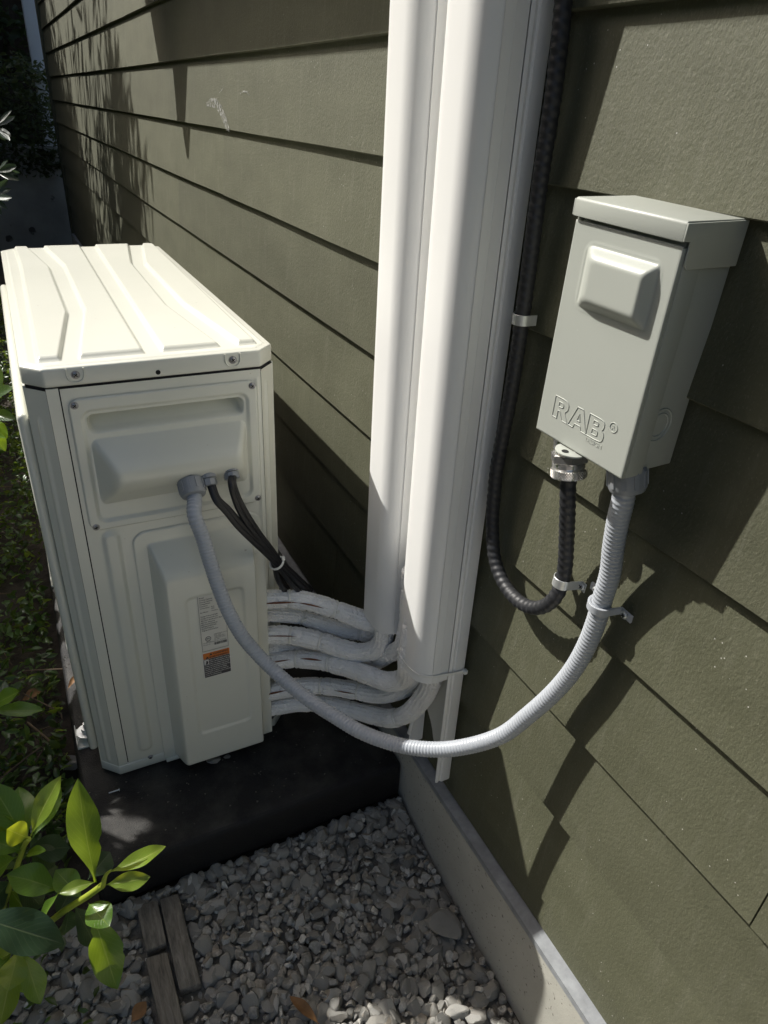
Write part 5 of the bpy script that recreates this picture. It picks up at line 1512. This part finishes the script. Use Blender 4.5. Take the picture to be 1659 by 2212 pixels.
def long_leaves(n, fn, seed):
    rg = np.random.default_rng(seed); C = fn(rg, n); L = rg.uniform(.14, .34, n); W = L * .07
    d = rg.normal(size=(n, 3)) * .55; d[:, 2] -= 2.2; d /= np.linalg.norm(d, axis=1)[:, None]
    s = np.cross(d, rg.normal(size=(n, 3))); s /= np.linalg.norm(s, axis=1)[:, None]
    V = np.stack([C, C + d * (L * .35)[:, None] + s * W[:, None], C + d * L[:, None], C + d * (L * .35)[:, None] - s * W[:, None]], 1).reshape(-1, 3)
    F = (np.arange(n)[:, None] * 4 + np.arange(4)[None])
    return npmesh('leaves', V, F)
o = link('foliage', long_leaves(5200, bamb, 14), M['hedge'], bam, 180); o['kind'] = 'stuff'
# unseen hedge added on the left boundary: keeps the low sky off the wall
blocker_hedge = empty('hedge', (-3.2, 2.5, -.15), 'unseen hedge added along the left to block the low sky', 'hedge')
o = link('foliage', leaf_cloud(12000, hedgef(-3.5, -2.7, -1.5, 9, -.1, 3.15), (.08, .16), 52, .1), M['hedge'], blocker_hedge, 180); o['kind'] = 'stuff'
MB().box((-3.5, -1.5, -.2), (-3.0, 9, 3.0)).build('hedge_core', M['soil'], blocker_hedge)

# added behind the camera: slab to bounce sun, shrub to darken the box side
pv = MB().box((-2.6, -6.0, -.3), (-.02, .07, -.140)).build('bounce_paving', M['bounce_paving'], None, bevel=.01); tag(pv, kind='structure')
blocker_shrub = empty('shrub', (-.16, -.42, -.15), 'unseen shrub added to darken the side of the disconnect box', 'shrub')
def blocker_shrub_pts(rg, n):
    p = rg.normal(size=(n, 3)); p /= np.linalg.norm(p, axis=1)[:, None]; r = rg.uniform(.3, 1, n) ** .4
    return np.array((-.16, -.42, .70)) + p * r[:, None] * np.array((.14, .24, .90))
o = link('foliage', leaf_cloud(6000, blocker_shrub_pts, (.04, .08), 71, .3), M['hedge'], blocker_shrub, 180); o['kind'] = 'stuff'

tt = empty('added_tree', (-3.0, .5, -.15), 'unseen evergreen mass added on the left to block the sky', 'added_tree')  # unseen evergreen added to keep sky light off the wall
o = link('crown', leaf_cloud(6500, hedgef(-3.6, -2.4, -.3, 1.15, 1.2, 6.5), (.10, .18), 81, .2), M['hedge'], tt, 180); o['kind'] = 'stuff'
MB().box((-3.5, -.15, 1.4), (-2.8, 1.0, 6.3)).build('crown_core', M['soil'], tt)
link('trunk', tube_mesh('trunk', [Vector((-3.0, .5, -.2)), Vector((-3.0, .52, 1.2)), Vector((-3.02, .5, 2.6))], .12, .1, 14), M['bark'], tt, 60)

# ------------------------------------------------------------------ small things
def dryleaf(px, lift, L, W, ang, label, fold=.35, mat='dry_leaf', pad_top=False):
    c = at(px[0], px[1], z=.004) if pad_top else at_ground(px[0], px[1], lift)
    d = Vector((math.cos(ang), math.sin(ang), .05))
    v, f, uv = leaf_grid(c - d * L / 2 + Vector((0, 0, .004)), c + d * L / 2 + Vector((0, 0, .008)), W, (0.2, -.2, 1), fold=fold, curl=.1, droop=.08, nl=10, nw=4, seed=px[0])
    me = pyd('dry_leaf', v, f); me.uv_layers.new(name='UVMap')
    return tag(link('dry_leaf', me, M[mat], None, 80), label, 'dry leaf')
dryleaf((658, 2190), .008, .065, .018, 2.1, 'orange brown dry leaf on the gravel at the bottom of the picture')
dryleaf((300, 2192), .004, .034, .022, .6, 'rust coloured dry leaf between the wood strip and the stones')
dryleaf((158, 1478), 0, .045, .012, .9, 'curled tan dry leaf on the left edge of the pad', pad_top=True)
dryleaf((70, 1508), .03, .05, .026, .2, 'pale brown dead leaf on the dark ground cover')
def pebble(px, s, label):
    c = at(px[0], px[1], z=s * .45) if px[0] > 200 else at_ground(px[0], px[1], s * .4)
    o = bpy.data.objects.new('pebble', bases[5].copy()); COL.objects.link(o); o.location = c; o.scale = (s, s * .85, s * .9); o.rotation_euler = (.1, .2, px[0])
    return tag(o, label, 'pebble')
pebble((461, 1640), .013, 'larger pale pebble on the black pad under the heat pump')
pebble((490, 1634), .006, 'smaller pale pebble on the black pad right of the larger one')
pebble((153, 1648), .022, 'grey stone beside the left edge of the pad')
a = at(235, 1713, z=.003); b = at(257, 1706, z=.003)
q, f_ = lathe([(.0012, 0), (.0012, (b - a).length), (.003, (b - a).length), (.003, (b - a).length + .001)], a, b - a, 10)
tag(MB().add(q, f_).build('nail', M['zinc'], None), 'small bright nail lying on the pad', 'nail')
pc = [at_ground(60, 1760, .03), at_ground(108, 1708, .05), at_ground(124, 1716, .04), at_ground(136, 1728, .045), at_ground(118, 1748, .03), at_ground(92, 1772, .02), at_ground(66, 1800, .02)]
cc = sum(pc, Vector()) / len(pc) + Vector((0, 0, .008))
v = [tuple(p) for p in pc] + [tuple(cc)] + [tuple(p - Vector((0, 0, .0012))) for p in pc] + [tuple(cc - Vector((0, 0, .0012)))]
n = len(pc)
f = [(i, (i + 1) % n, n) for i in range(n)] + [(n + 1 + (i + 1) % n, n + 1 + i, 2 * n + 1) for i in range(n)] + [(i, n + 1 + i, n + 1 + (i + 1) % n, (i + 1) % n) for i in range(n)]
pp = MB().add(v, f).build('plastic_scrap', M['paper'], None)
tag(pp, 'torn scrap of pale plastic half hidden behind the shrub leaves', 'scrap')
